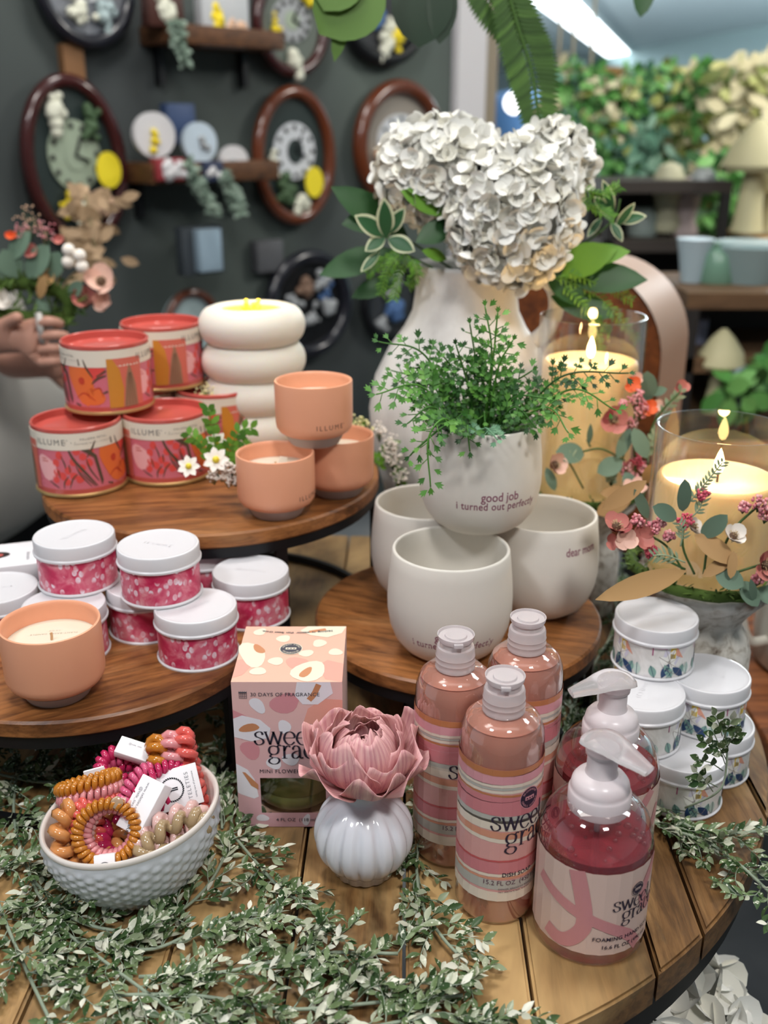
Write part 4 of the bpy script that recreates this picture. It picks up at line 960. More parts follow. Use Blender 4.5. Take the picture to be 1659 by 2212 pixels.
def candle(x, y, z, h, gh, r, lab, pedlab):
    pt = thing('candle_pedestal', pedlab, 'pedestal', (x, y, .0006)); H_ = z-.0006
    mb = MB(); mb.lathe([(0, 0), (.044, 0), (.048, .004), (.0505, H_*.25), (.0500, H_*.48), (.045, H_*.60), (.0385, H_*.66), (.0385, H_*.70), (.043, H_*.76), (.054, H_*.86), (.063, H_*.93), (.064, H_*.985), (.062, H_), (0, H_)], m_ped, 72)
    mb.build('pedestal_body', pt, 50)
    gt = thing('hurricane_glass', 'clear glass cylinder around the '+lab, 'candle glass', (x, y, z+.0004))
    mb = MB(); mb.lathe([(0, 0), (r, 0), (r+.0004, .003), (r, gh), (r-.0015, gh+.0005), (r-.003, gh), (r-.003, .004)], GLASS, 72); mb.build('glass_wall', gt, 50)
    t = thing('pillar_candle', lab, 'candle', (x, y, z+.0030)); w_ = r-.0055
    mb = MB(); mb.lathe([(0, 0), (w_, 0), (w_, h-.004), (w_-.0015, h-.0008), (w_-.004, h)], WAX, 72); mb.lathe([(w_-.004, h), (w_-.008, h-.004), (.006, h-.006), (0, h-.006)], WAXT, 72); mb.build('wax', t, 50)
    mb = MB(); mb.tube([(0, 0, h-.008), (0, 0, h+.004)], .0012, mat('dark_wick', '#4a3526', .8), 8); mb.build('wick', t)
    mb = MB(); mb.lathe([(0, h+.001), (.0030, h+.004), (.0046, h+.009), (.0040, h+.015), (.0018, h+.022), (0, h+.026)], FL2, 24); mb.build('flame', t, None)
    point('candle_light', (x, y-.006, z+h+.034), .16, (1, .62, .26), .006)
C1 = V((.227, 1.082, .147)); C2 = V((.304, .858, .147))
candle(*C1, .152, .203, .0575, 'lit ivory pillar candle behind the fern', 'tall distressed white pedestal under the rear candle')
candle(*C2, .094, .143, .0590, 'lit ivory pillar candle at the right edge', 'tall distressed white pedestal under the right candle, beside the flower-print tins')

# ------------------------------------------------------------------ jug with hydrangeas
VB = V((.0980, 1.205, .0006)); m_jug = mat('chalk_white_jug', '#d8d6d3', .6); N, L, b = nodes(m_jug)
n = noise(N, L, mapping(N, L, (1, 1, .6)), 16, 5, .6); r = ramp(N, [(.3, '#bdb9b6'), (.55, '#dddbd8'), (.75, '#e6e3de')]); L.new(n, r.inputs[0]); L.new(r.outputs[0], b.inputs['Base Color'])
t = thing('white_jug', 'big chalky white jug with a handle, holding white hydrangeas', 'jug', VB)
mb = MB(); mb.lathe([(0, 0), (.050, 0), (.054, .004), (.075, .050), (.098, .110), (.1135, .170), (.1165, .215), (.109, .255), (.092, .290), (.074, .315), (.064, .335), (.0605, .360), (.0620, .384), (.0635, .390), (.0610, .391), (.0580, .384), (.0570, .36), (.06, .33)], m_jug, 96); mb.build('jug_body', t, None)
mb = MB(); hp = catmull([(.052, -.012, .372), (.078, -.016, .380), (.100, -.018, .366), (.106, -.018, .340), (.096, -.016, .314), (.078, -.012, .296)], 6)
mb.tube(hp, [.0095]*len(hp), m_jug, 14); mb.build('handle', t, None)
HYW = leafmat('hydrangea_petal', [(0, '#eeebdf'), (.5, '#f0efe9'), (1, '#f5f4f0')], .6); HYG = mat('hydrangea_green', '#8ba05a', .6)
DGL = leafmat('dark_leaf', [(0, '#16301a'), (.5, '#234a24'), (1, '#33602c')], .45); BGL = leafmat('bright_leaf', [(0, '#4f7d2a'), (.5, '#6a9a35'), (1, '#3f6f28')], .45)
STEM = mat('green_stem', '#3f5c2c', .6)
def leaf(mb, base, tip, wd, m, nrm=(0, -.4, 1), fold=.18, bend=.12, nv=6, shape=1.0, wav=0):
    base = V(base); tip = V(tip); d = tip-base; ln = d.length
    if ln < 1e-6: return
    y = d/ln; n_ = V(nrm); n_ = (n_-y*n_.dot(y)); n_ = n_.normalized() if n_.length > 1e-5 else y.orthogonal().normalized(); x = y.cross(n_)
    vs = []; fs = []
    for j in range(nv+1):
        v = j/nv; w_ = wd*(sin(pi*min(1, max(0, v)))**shape if 0 < j < nv else .04)
        if shape < 1 and j == nv: w_ = wd*.02
        c = base+y*(ln*v)-n_*(bend*ln*(v*v)) + n_*(wav*ln*sin(v*9))
        vs += [c-x*w_+n_*w_*fold, c, c+x*w_+n_*w_*fold]
    for j in range(nv):
        a = j*3; fs += [(a, a+1, a+4, a+3), (a+1, a+2, a+5, a+4)]
    mb.add(vs, fs, m)
def disc_petal(mb, c, out, nrm, r, m, cup=.2):
    out = V(out).normalized(); n_ = V(nrm); n_ = (n_-out*n_.dot(out)).normalized(); s_ = out.cross(n_); vs = [V(c)]; 
    for k in range(9):
        a = -2.3+k/8*4.6; q = V(c)+out*(r+r*cos(a)*.95)+s_*(r*sin(a)*1.02)+n_*(cup*r*(1+cos(a))); vs.append(q)
    mid = V(c)+out*r*.95-n_*(r*.05); vs.append(mid)
    fs = [(10, 1+k, 2+k) for k in range(8)]+[(0, 1, 10), (0, 10, 9)]
    mb.add(vs, fs, m)
def hydrangea(name, label, c, rad, n, seed, group, hole=None, stem_to=None, pr=.0105):
    t = thing(name, label, 'flower', c, group=group); R = random.Random(seed); mb = MB()
    for k in range(n):
        z = 1-2*(k+.5)/n; ph = k*2.39996+R.uniform(-.2, .2); q = sqrt(max(0, 1-z*z)); d = V((q*cos(ph), q*sin(ph), z))
        rr = V((d.x*rad[0], d.y*rad[1], d.z*rad[2]))*R.uniform(.9, 1.05)
        if hole and d.angle(V(hole)) < .33: continue
        d = (d+V((R.gauss(0, .18), R.gauss(0, .18), R.gauss(0, .18)))).normalized(); a0 = R.random()*6; u = d.orthogonal().normalized(); w_ = d.cross(u)
        for i in range(4):
            a = a0+i*pi/2; disc_petal(mb, rr+d*.001*(i % 2), u*cos(a)+w_*sin(a)+d*R.uniform(-.15, .65), d, pr*R.uniform(.85, 1.2)*.80, HYW, R.uniform(.1, .55))
    mb.ball((0, 0, 0), tuple(x*.90 for x in rad), HYW, 20); mb.build('petals', t, None)
    if hole:
        mb = MB()
        for k in range(60):
            d = (V(hole).normalized()+V((R.gauss(0, .16), R.gauss(0, .16), R.gauss(0, .16)))).normalized(); mb.ball(V((d.x*rad[0], d.y*rad[1], d.z*rad[2]))*.93, .0022, HYG, 6)
        mb.build('flower_buds', t, None)
    if stem_to is not None:
        mb = MB(); e_ = V(stem_to)-V(c); mb.tube([(0, 0, 0), e_*.5+V((0, 0, .0)), e_], .003, STEM, 8); mb.build('stem', t)
    return t
g = 'white hydrangea heads in the jug'
nk = V((VB.x, VB.y, .36))
hydrangea('hydrangea', 'broad white hydrangea head at the left of the jug', atY(952, 372, 1.19), (.066, .056, .052), 210, 1, g, stem_to=nk)
hydrangea('hydrangea', 'largest white hydrangea head, hanging lowest in front of the jug mouth', atY(1108, 465, 1.135), (.064, .054, .071), 280, 2, g, stem_to=nk)
hydrangea('hydrangea', 'smaller white hydrangea head with green buds, upper right of the jug', atY(1190, 365, 1.20), (.040, .042, .043), 125, 3, g, hole=(-.1, -.8, .25), stem_to=nk)
def spray(name, label, cat, leaves, m, Y, wd, stem=None, nv=7, part='leaf', fold=.15):
    t = thing(name, label, cat, atY(*leaves[0][:2], Y))
    o = t.location
    for L_ in leaves:
        mb = MB(); bx_, by_, tx, ty = L_[:4]; w_ = (L_[4] if len(L_) > 4 else wd)*Y/FPX; mm = L_[5] if len(L_) > 5 else m; dy = L_[6] if len(L_) > 6 else 0
        leaf(mb, atY(bx_, by_, Y)-o, atY(tx, ty, Y+dy-.02)-o, w_, mm, (0, -1, .5), fold, .08, nv, .8); mb.build(part, t, None)
    if stem:
        mb = MB(); mb.tube(catmull([atY(a, c, Y+.01)-o for a, c in stem], 4), .0016, STEM, 6); mb.build('stem', t)
    return t
spray('hydrangea_leaf_spray', 'dark green toothed leaves at the left of the jug bouquet', 'foliage', [(880, 510, 720, 400, 34), (850, 540, 690, 590, 30), (870, 470, 740, 480, 30), (860, 600, 760, 640, 22)], DGL, 1.21, 30, [(990, 590), (900, 530), (850, 500)])
spray('hydrangea_leaf_spray', 'bright yellow-green leaf below the left hydrangea head', 'foliage', [(975, 460, 870, 410, 26, BGL), (985, 480, 900, 520, 26, DGL), (965, 560, 915, 540, 14, BGL)], BGL, 1.15, 30, [(1000, 590), (980, 500)])
spray('hydrangea_leaf_spray', 'large yellow-green and dark leaves at the right of the jug bouquet', 'foliage', [(1190, 590, 1330, 535, 36, BGL), (1215, 600, 1400, 600, 34, DGL), (1190, 640, 1330, 680, 30, DGL), (1230, 560, 1360, 540, 24, BGL), (1180, 560, 1260, 660, 34, DGL)], BGL, 1.17, 30, [(1060, 590), (1150, 570), (1220, 590)])
VARM = mat('variegated_leaf', '#2c5a34', .45); VAE = mat('cream_leaf_edge', '#d9ddb8', .5)
def varspray(name, label, leaves, Y, stem):
    t = thing(name, label, 'foliage', atY(*stem[0], Y)); o = t.location
    for bx_, by_, tx, ty, w_ in leaves:
        mb = MB(); a = atY(bx_, by_, Y)-o; c = atY(tx, ty, Y-.015)-o; w2_ = w_*Y/FPX
        leaf(mb, a, c, w2_, VAE, (0, -1, .4), .25, .10, 8, .75); leaf(mb, a+V((0, -.0012, 0)), a+(c-a)*.93+V((0, -.0012, 0)), w2_*.72, VARM, (0, -1, .4), .25, .10, 8, .75); mb.build('leaf', t, None)
    mb = MB(); mb.tube(catmull([atY(a, c, Y+.006)-o for a, c in stem], 4), .0013, STEM, 6); mb.build('stem', t); return t
varspray('variegated_sprig', 'cream-edged green sprig at the left of the jug bouquet', [(835, 515, 830, 430, 19), (838, 515, 895, 540, 19), (832, 510, 770, 465, 20), (832, 512, 790, 540, 15), (838, 505, 872, 450, 16), (820, 545, 780, 585, 10)], 1.155, [(960, 590), (880, 550), (834, 512), (815, 550)])
varspray('variegated_sprig', 'cream-edged green sprig at the right of the jug bouquet', [(1325, 460, 1305, 390, 12), (1325, 470, 1285, 425, 13), (1330, 490, 1370, 440, 10), (1335, 478, 1395, 465, 13), (1320, 480, 1345, 520, 10), (1300, 470, 1270, 510, 9)], 1.19, [(1180, 570), (1270, 520), (1326, 472), (1340, 430)])
def ferny(name, label, strands, Y, m, ll=.011, step=.0042):
    t = thing(name, label, 'foliage', atY(*strands[0][0], Y)); o = t.location; R = random.Random(len(strands))
    mb = MB(); ms = MB()
    for S_ in strands:
        P = catmull([atY(a, c, Y+R.uniform(-.01, .01))-o for a, c in S_], 8); ms.tube(P, .0007, m, 5); L_ = 0
        for i in range(1, len(P)):
            d = P[i]-P[i-1]; k = max(1, int(d.length/step))
            for q in range(k):
                p = P[i-1]+d*(q/k); 
                for s_ in (-1, 1):
                    sd = d.normalized().cross(V((0, -1, .3))).normalized()*s_; e_ = p+(sd*.8+d.normalized()*.6+V((0, R.uniform(-.3, .3), 0))).normalized()*ll*R.uniform(.6, 1.1)
                    leaf(mb, p, e_, .0011, m, (0, -1, .3), 0, .2, 3)
    mb.build('fronds', t, None); ms.build('stem', t, None); return t
ferny('asparagus_fern', 'feathery light green fern drooping left of the jug neck', [[(870, 540), (840, 580), (820, 640)], [(880, 550), (860, 600), (850, 650)], [(890, 560), (900, 590), (880, 620)], [(860, 540), (820, 570), (790, 590)]], 1.15, BGL)
ferny('asparagus_fern', 'feathery green fern drooping right of the jug handle over the glass', [[(1200, 600), (1260, 650), (1290, 720), (1300, 780)], [(1210, 600), (1290, 640), (1340, 690), (1380, 740)], [(1220, 620), (1280, 680), (1320, 720)], [(1230, 590), (1310, 620), (1370, 650)], [(1240, 400), (1300, 420), (1340, 400)], [(1240, 430), (1290, 450), (1330, 470)]], 1.155, BGL)

# ------------------------------------------------------------------ fern in the top planter
FM = leafmat('fern_leaf', [(0, '#1c4018'), (.4, '#2c5c20'), (.75, '#44762c'), (1, '#5d8f3c')], .5)
FB_ = leafmat('light_fern_leaf', [(0, '#356423'), (.6, '#4f8530'), (1, '#6f9f48')], .5)
fern = thing('potted_fern', 'lacy green fern growing out of the top cream planter', 'plant', (PT.x, PT.y, PT.z+.088))
FO = V(fern.location)
def fan(mb, p, d, n_, s, m):
    d = V(d).normalized(); n_ = V(n_); n_ = (n_-d*n_.dot(d)); n_ = n_.normalized() if n_.length > 1e-4 else d.orthogonal().normalized(); x = d.cross(n_); vs = [V(p)]
    for k, (a, r_) in enumerate([(-.62, .40), (-.55, .92), (-.36, .70), (-.20, 1.12), (0, .85), (.20, 1.18), (.36, .74), (.55, .90), (.62, .38)]): vs.append(V(p)+(d*cos(a)+x*sin(a))*s*r_+n_*(s*.12*abs(a)))
    mb.add(vs, [(0, k, k+1) for k in range(1, 9)], m)
def frond(pts, seed, m, pl=.027, fs_=.0058, nrm=(0, -.7, .7), dense=1):
    R = random.Random(seed); P = catmull([V(p)-FO for p in pts], 14); mb = MB(); n = len(P)
    mb.tube(P, [.0009*(1-.6*i/n)+.0003 for i in range(n)], m, 5)
    tot = sum((P[i]-P[i-1]).length for i in range(1, n)); acc = 0; side = 1; nxt = tot*.22; N_ = V(nrm).normalized()
    for i in range(1, n):
        acc += (P[i]-P[i-1]).length
        while acc > nxt:
            v = nxt/tot; d = (P[i]-P[i-1]).normalized(); x = d.cross(N_).normalized()*side
            L_ = pl*(1-v)**.8*min(1, v*3.2)+.003; dirp = (x*.86+d*.62+N_*R.uniform(-.25, .2)).normalized(); p0 = P[i]
            k = max(1, int(L_/.0046)); ax = [p0+dirp*(L_*q/k)-V((0, 0, 1))*(L_*.12*(q/k)**2) for q in range(k+1)]
            if L_ > .006: mb.tube(ax, .00045, m, 4)
            for q in range(1, k+1):
                for s_ in ((-1, 1) if q < k else (0,)):
                    dd = (dirp+dirp.cross(N_)*s_*.95+N_*R.uniform(-.3, .3)).normalized(); fan(mb, ax[q] if q < len(ax) else ax[-1], dd, N_+V((R.uniform(-.4, .4), 0, R.uniform(-.4, .4))), fs_*R.uniform(.8, 1.2)*(1 if q < k else 1.15), m)
            side = -side; nxt += .0062/dense
    fan(mb, P[-1], P[-1]-P[-2], N_, fs_, m); mb.build('frond', fern, None)
root = V((PT.x, PT.y, PT.z+.090))
def fr(px, py, Y, mx, my, mY, seed, m=FM, **k):
    frond([root+V(((px-1040)*.00008, -.004, 0)), atY(mx, my, mY), atY(px, py, Y)], seed, m, **k)
fr(1048, 662, .870, 1062, 770, .870, 1, FB_, pl=.024); fr(1075, 676, .860, 1065, 780, .87, 2, FB_, pl=.022); fr(1108, 735, .85, 1075, 800, .86, 3, FB_)
fr(985, 745, .86, 1010, 830, .87, 4, FM); fr(818, 738, .87, 920, 770, .87, 5, FM, pl=.026); fr(812, 852, .84, 910, 835, .85, 6, FB_, pl=.034, fs_=.0068)
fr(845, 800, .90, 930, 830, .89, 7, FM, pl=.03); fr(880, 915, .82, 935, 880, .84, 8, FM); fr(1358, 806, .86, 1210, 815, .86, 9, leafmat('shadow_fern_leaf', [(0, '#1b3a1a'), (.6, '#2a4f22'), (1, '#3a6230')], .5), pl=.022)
fr(1330, 886, .84, 1230, 842, .85, 10, FB_, pl=.020, fs_=.006); fr(1228, 935, .82, 1180, 880, .84, 11, FB_, pl=.018, fs_=.0068); fr(1150, 800, .86, 1100, 840, .87, 12, FM)
frond([root+V((-.02, -.01, 0)), atY(960, 905, .81), atY(925, 950, .795), atY(930, 1052, .79)], 13, FB_, pl=.013, fs_=.0068)
frond([root+V((-.02, -.01, 0)), atY(970, 915, .81), atY(905, 965, .80), atY(885, 985, .80)], 14, FM, pl=.018)
frond([root+V((-.01, -.01, 0)), atY(1010, 920, .82), atY(1015, 975, .81)], 15, FM, pl=.016); frond([root+V((0, -.01, 0)), atY(1050, 925, .82), atY(1075, 950, .80)], 16, leafmat('blue_fern_leaf', [(0, '#4f7a5a'), (1, '#6f9a78')], .5), pl=.016)
frond([root+V((.01, -.01, 0)), atY(1110, 880, .84), atY(1160, 925, .83)], 17, FM, pl=.016); fr(1015, 700, .88, 1030, 800, .88, 18, FM, pl=.02); fr(935, 745, .88, 985, 810, .88, 19, FM, pl=.02); fr(1180, 860, .83, 1110, 860, .85, 20, FM, pl=.022)
for k in range(8):
    a = k*.785; e_ = root+V((.036*cos(a), .030*sin(a), .018)); frond([root, root+(e_-root)*.5+V((0, 0, .014)), e_], 30+k, FM, pl=.018, fs_=.0064)
mb = MB(); mb.lathe([(0, .0), (.048, .0), (.049, -.004), (0, -.006)], mat('dark_moss', '#1c2a16', .9), 32); mb.build('soil', fern)

# ------------------------------------------------------------------ garlands of tiny frosted leaves
GL = leafmat('frosted_garland_leaf', [(0, '#2c4524'), (.3, '#455c36'), (.55, '#667a50'), (.75, '#98a284'), (.9, '#cbccb8'), (1, '#e0dfd0')], .34, '#d9dbc9', 330, .60, .68)
GS = mat('garland_stem', '#8d9a86', .5)
GSH = leafmat('shaded_garland_leaf', [(0, '#1c301a'), (.5, '#304628'), (1, '#64784c')], .4, '#b9c6b4', 500, .58, .66)  # darker garland leaf copy, shade under and behind things put into its colour
def garland(label, pts, seed, dens=170, bl=(.030, .055), spread=.55, zmax=.022, m=GL, z0=.006, thick=.0013, lsz=(.0078, .0128), group='frosted leaf garlands on the table'):
    R = random.Random(seed); W = [V(p) for p in pts]; o = W[0].copy(); o.z = .0006
    t = thing('leaf_garland', label, 'garland', o, group=group); P = catmull(W, 8); ms = MB(); ml = MB()
    ms.tube([p-o for p in P], thick, GS, 6); acc = 0; step = 1/dens; nxt = 0
    for i in range(1, len(P)):
        seg = P[i]-P[i-1]; acc += seg.length
        while nxt < acc:
            nxt += 1.7*step*R.uniform(.6, 1.4); p = P[i-1]+seg*R.random(); d = seg.normalized(); th_ = R.choice((-1, 1))*R.uniform(.25, 1.25)*spread/.55
            bd = Matrix.Rotation(th_, 3, 'Z') @ d; bd.z = R.uniform(-.05, .55); bd.normalize(); BL_ = R.uniform(*bl); q = p.copy(); B = [q.copy()]; n = int(BL_/.0052)
            for k in range(n):
                bd = (bd+V((R.gauss(0, .16), R.gauss(0, .16), R.gauss(-.06, .12)))).normalized(); q = q+bd*.0052
                if q.z < .002: q.z = .002; bd.z = abs(bd.z)
                if q.z > p.z+zmax: bd.z = -abs(bd.z)*.5
                B.append(q.copy())
            if len(B) > 2: ms.tube([b_-o for b_ in B], [.0006*(1-.5*k/len(B)) for k in range(len(B))], GS, 4)
            for k in range(1, len(B)):
                dd = (B[k]-B[k-1]).normalized()
                for s_ in ((-1, 1) if R.random() < .75 else (R.choice((-1, 1)),)):
                    up_ = V((R.gauss(0, .5), R.gauss(0, .5), 1)).normalized(); ld = (dd*.75+dd.cross(up_)*s_*R.uniform(.5, 1)+V((0, 0, R.uniform(-.1, .5)))).normalized(); ll = R.uniform(*lsz); e_ = B[k]+ld*ll
                    if e_.z < .001: e_.z = .0015
                    leaf(ml, B[k]-o, e_-o, ll*.22, m, up_, .35, R.uniform(-.1, .2), 4)
            if len(B) > 1: leaf(ml, B[-1]-o, B[-1]+(B[-1]-B[-2]).normalized()*.009-o, .0022, m, V((R.gauss(0, .4), R.gauss(0, .4), 1)), .35, .1, 4)
    ms.build('stem', t, None); ml.build('leaves', t, None); return t
def gp(*pp, z=.008): return [at(a, c, z) for a, c in pp]
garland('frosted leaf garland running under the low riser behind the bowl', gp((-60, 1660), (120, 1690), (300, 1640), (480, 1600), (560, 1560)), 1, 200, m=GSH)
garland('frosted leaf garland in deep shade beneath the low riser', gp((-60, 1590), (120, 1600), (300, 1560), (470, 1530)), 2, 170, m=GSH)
garland('frosted leaf garland down the left edge of the photo beside the bowl', gp((40, 1640), (30, 1760), (60, 1880), (120, 1990), (230, 2080), (380, 2190), (470, 2260)), 3, 210)
garland('frosted leaf garland at the lower left corner of the table', gp((-40, 1840), (0, 1960), (50, 2080), (120, 2230)), 4, 200)
garland('frosted leaf garland looping around the front of the bowl', gp((70, 1900), (160, 1985), (290, 2010), (400, 1960), (470, 1880), (500, 1780), (480, 1690)), 5, 230, (.022, .040), zmax=.016)
garland('frosted leaf garland slanting from the bowl to the ribbed vase', gp((500, 1800), (560, 1870), (620, 1930), (690, 1960)), 6, 210, (.022, .042))
garland('frosted leaf garland across the table below the bowl', gp((200, 2030), (330, 2050), (480, 1985), (600, 1975), (700, 2010)), 7, 210)
garland('frosted leaf garland along the bottom edge of the photo', gp((230, 2150), (420, 2150), (620, 2180), (820, 2165), (1000, 2150)), 8, 220)
garland('frosted leaf garland between the two lower ones at bottom centre', gp((300, 2110), (480, 2100), (680, 2060), (860, 2060)), 9, 190)
garland('frosted leaf garland trailing between the ribbed vase and dish soap bottles', gp((895, 1690), (905, 1790), (900, 1880), (915, 1960), (960, 2030), (1010, 2080)), 10, 230, (.022, .038), .4)
garland('frosted leaf garland at the very bottom centre running off the photo', gp((640, 2230), (820, 2215), (960, 2190), (1040, 2230)), 11, 180)
garland('frosted leaf garland on the right, from the dispensers over the table edge', gp((1390, 1760), (1440, 1790), (1520, 1815), (1600, 1870), (1665, 1930)), 12, 260, (.026, .046))
garland('frosted leaf garland strand reaching the right edge of the photo', gp((1420, 1740), (1500, 1790), (1580, 1800), (1680, 1790)), 13, 200, (.022, .04))
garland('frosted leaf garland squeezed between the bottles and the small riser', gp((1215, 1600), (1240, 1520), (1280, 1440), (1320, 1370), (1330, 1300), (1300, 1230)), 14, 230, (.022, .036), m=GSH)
garland('frosted leaf garland left of the diffuser box in shade', gp((480, 1790), (478, 1700), (500, 1640)), 15, 220, (.02, .03))
# the lone sprig that rises over the white tins
t = thing('leaf_sprig', 'single frosted leaf sprig standing up across the white tin', 'sprig', at(1530, 1790, .004)); o = t.location
R = random.Random(8); ms = MB(); ml = MB(); Yk = .66
main = catmull([at(1480, 1745, .02)-o, atY(1545, 1715, .655)-o, atY(1566, 1680, .655)-o, atY(1570, 1610, .66)-o, atY(1560, 1560, .66)-o], 6); ms.tube(main, .0009, GS, 5)
for i, (a, c, e1, e2) in enumerate([(1560, 1635, 1520, 1600), (1566, 1650, 1536, 1570), (1568, 1620, 1590, 1585), (1562, 1665, 1510, 1640), (1550, 1700, 1500, 1685), (1568, 1640, 1548, 1612), (1560, 1590, 1545, 1545), (1562, 1600, 1580, 1555), (1540, 1710, 1505, 1668)]):
    A0 = atY(a, c, .657)-o; A1 = atY(e1, e2, .645)-o; ms.tube([A0, (A0+A1)/2+V((0, 0, .002)), A1], .0005, GS, 4)
    for q in range(2):
        s0 = A0+(A1-A0)*(.45+.35*q); d = (A1-A0).normalized()
        for s_ in (-1, 1): leaf(ml, s0, s0+(d*.6+d.cross(V((0, -1, 0)))*s_*.6+V((0, -.2, .1))).normalized()*.0112, .0027, GL, (0, -.8, .5), .3, .1, 5)
    leaf(ml, A1, A1+(A1-A0).normalized()*.011, .0027, GL, (0, -.8, .5), .3, .1, 5)
ms.build('stem', t, None); ml.build('leaves', t, None)
# ------------------------------------------------------------------ floral rings round the candles
SAGE = leafmat('sage_leaf', [(0, '#51685a'), (.5, '#647c69'), (1, '#7c927c')], .6); BRN = leafmat('brown_leaf', [(0, '#8f6a45'), (.5, '#b08a5c'), (1, '#c39c69')], .6)
ROSE = leafmat('rose_petal', [(0, '#8e3f42'), (.5, '#b0605c'), (1, '#c67d72')], .55); BLUSH = leafmat('blush_petal', [(0, '#d9a592'), (1, '#e8bfae')], .55); ORPT = leafmat('orange_petal', [(0, '#cf4a26'), (1, '#e46a3c')], .55)
PKB = leafmat('pink_bud', [(0, '#c9707c'), (.5, '#dc8f96'), (1, '#eab6b4')], .6); HPB = leafmat('hot_pink_bud', [(0, '#c94a62'), (1, '#e0707f')], .6); WPT = mat('white_petal', '#efe6dc', .55)
SEED = mat('seed_head', '#5c4636', .8); MOSS = mat('moss_ring', '#3c5218', .9); MOSS2 = leafmat('moss_sprig', [(0, '#2c431a'), (1, '#56702a')], .7); YB = mat('yellow_base', '#d8b32e', .5); NEED = leafmat('needle_leaf', [(0, '#7d9070'), (1, '#a3b092')], .6)
def ringthing(label, C, rad, Y):
    t = thing('floral_candle_ring', label, 'wreath', (C.x, C.y, C.z+.0008)); o = V(t.location); R = random.Random(int(C.x*1000))
    mb = MB(); P = [V(((rad+R.uniform(-.002, .002))*cos(a), (rad+R.uniform(-.002, .002))*sin(a), .007)) for a in [2*pi*k/40 for k in range(40)]]
    mb.tube(P, .0055, MOSS, 8, closed=True)
    for k in range(260):
        a = R.random()*2*pi; p = V((rad*cos(a), rad*sin(a), .008))+V((R.gauss(0, .003), R.gauss(0, .003), R.uniform(-.003, .005))); d = V((cos(a)*.5+R.gauss(0, .5), sin(a)*.5+R.gauss(0, .5), R.uniform(0, .8))).normalized(); leaf(mb, p, p+d*R.uniform(.006, .012), .0012, MOSS2, (0, 0, 1), 0, .2, 3)
    mb.build('moss_ring', t, None); return t, o
def rl(t, o, a, c, Y, wd, m, part='leaf', dy=-.01, shape=.7, nrm=(0, -1, .5), fold=.12, bend=.1):
    mb = MB(); leaf(mb, atY(*a, Y)-o, atY(*c, Y+dy)-o, wd*Y/FPX, m, nrm, fold, bend, 8, shape); return mb.build(part, t, None)
def cluster(t, o, px, py, Y, r, m, n=40, part='bud_cluster'):
    R = random.Random(px); c = atY(px, py, Y)-o; mb = MB()
    for k in range(n):
        d = V((R.gauss(0, 1), R.gauss(0, 1), R.gauss(0, 1))).normalized()*R.random()**.4; q = c+V((d.x, d.y*.7, d.z))*r; mb.ball(q, R.uniform(.0011, .0019), m, 5)
        if k % 3 == 0: mb.tube([q, c+V((0, .002, -r*1.4))], .00035, STEM, 3)
    mb.build(part, t, None)
def blossom(t, o, px, py, Y, r, m, n=5, face=(0, -.8, .5), seedc=True, part='blossom', open_=.3):
    c = atY(px, py, Y)-o; f = V(face).normalized(); u = f.orthogonal().normalized(); w_ = f.cross(u); mb = MB(); R = random.Random(px+py)
    for k in range(n):
        a = 2*pi*k/n+R.uniform(-.15, .15); disc_petal(mb, c, u*cos(a)+w_*sin(a)+f*R.uniform(open_*.3, open_*2.2), f, r*.44*R.uniform(.9, 1.1), m, .3)
    ob = mb.build(part, t, None)
    if seedc:
        mb = MB(); mb.ball(c+f*r*.12, r*.26, SEED, 10)
        for k in range(22): d = (f*.6+V((R.gauss(0, .5), R.gauss(0, .5), R.gauss(0, .5)))).normalized(); mb.tube([c+f*r*.1, c+f*r*.1+d*r*.42], .0003, mat('stamen', '#b9a27a', .7), 3)
        x = mb.build('seed_head', ob, None)
def sprig(t, o, pts, Y, m, ll=.010, dy=0, part='sprig', step=.0035, wd=.0012):
    R = random.Random(int(pts[0][0])); P = catmull([atY(a, c, Y+dy*i)-o for i, (a, c) in enumerate(pts)], 8); mb = MB(); mb.tube(P, .0007, m, 5); acc = 0; nxt = .006; s_ = 1
    for i in range(1, len(P)):
        d = P[i]-P[i-1]; acc += d.length
        while nxt < acc:
            nxt += step
            for s_ in (-1, 1): x = d.normalized().cross(V((0, -1, .2))).normalized()*s_; leaf(mb, P[i], P[i]+(x*.8+d.normalized()*.7+V((0, R.uniform(-.4, .2), 0))).normalized()*ll*R.uniform(.7, 1.1), wd, m, (0, -1, 0), 0, .1, 3)
    mb.build(part, t, None)
def twig(t, o, pts, Y, r=.0011, m=None, part='twig'):
    mb = MB(); mb.tube(catmull([atY(a, c, Y)-o for a, c in pts], 5), r, m or STEM, 6); mb.build(part, t, None)
t, o = ringthing('flower and eucalyptus ring around the right candle, with a long brown leaf', C2, .068, .80)
Y = .785
rl(t, o, (1482, 1233), (1302, 1292), .775, 28, BRN, dy=-.05, shape=.75); rl(t, o, (1500, 1155), (1590, 1215), .79, 25, BRN, shape=.6, dy=-.015); rl(t, o, (1592, 1195), (1520, 1245), .785, 16, BRN, shape=.5); rl(t, o, (1585, 1190), (1580, 1250), .78, 12, BRN, shape=.5)
rl(t, o, (1475, 1105), (1482, 1040), .785, 17, SAGE, shape=.5); rl(t, o, (1462, 1120), (1415, 1095), .785, 20, SAGE, shape=.55); rl(t, o, (1515, 1160), (1570, 1115), .79, 22, SAGE, shape=.6); rl(t, o, (1545, 1235), (1608, 1265), .78, 26, SAGE, shape=.6); rl(t, o, (1600, 1255), (1640, 1310), .78, 22, SAGE, shape=.6); rl(t, o, (1630, 1300), (1625, 1255), .775, 10, SAGE, shape=.6); rl(t, o, (1640, 1270), (1680, 1300), .79, 22, SAGE, shape=.6)
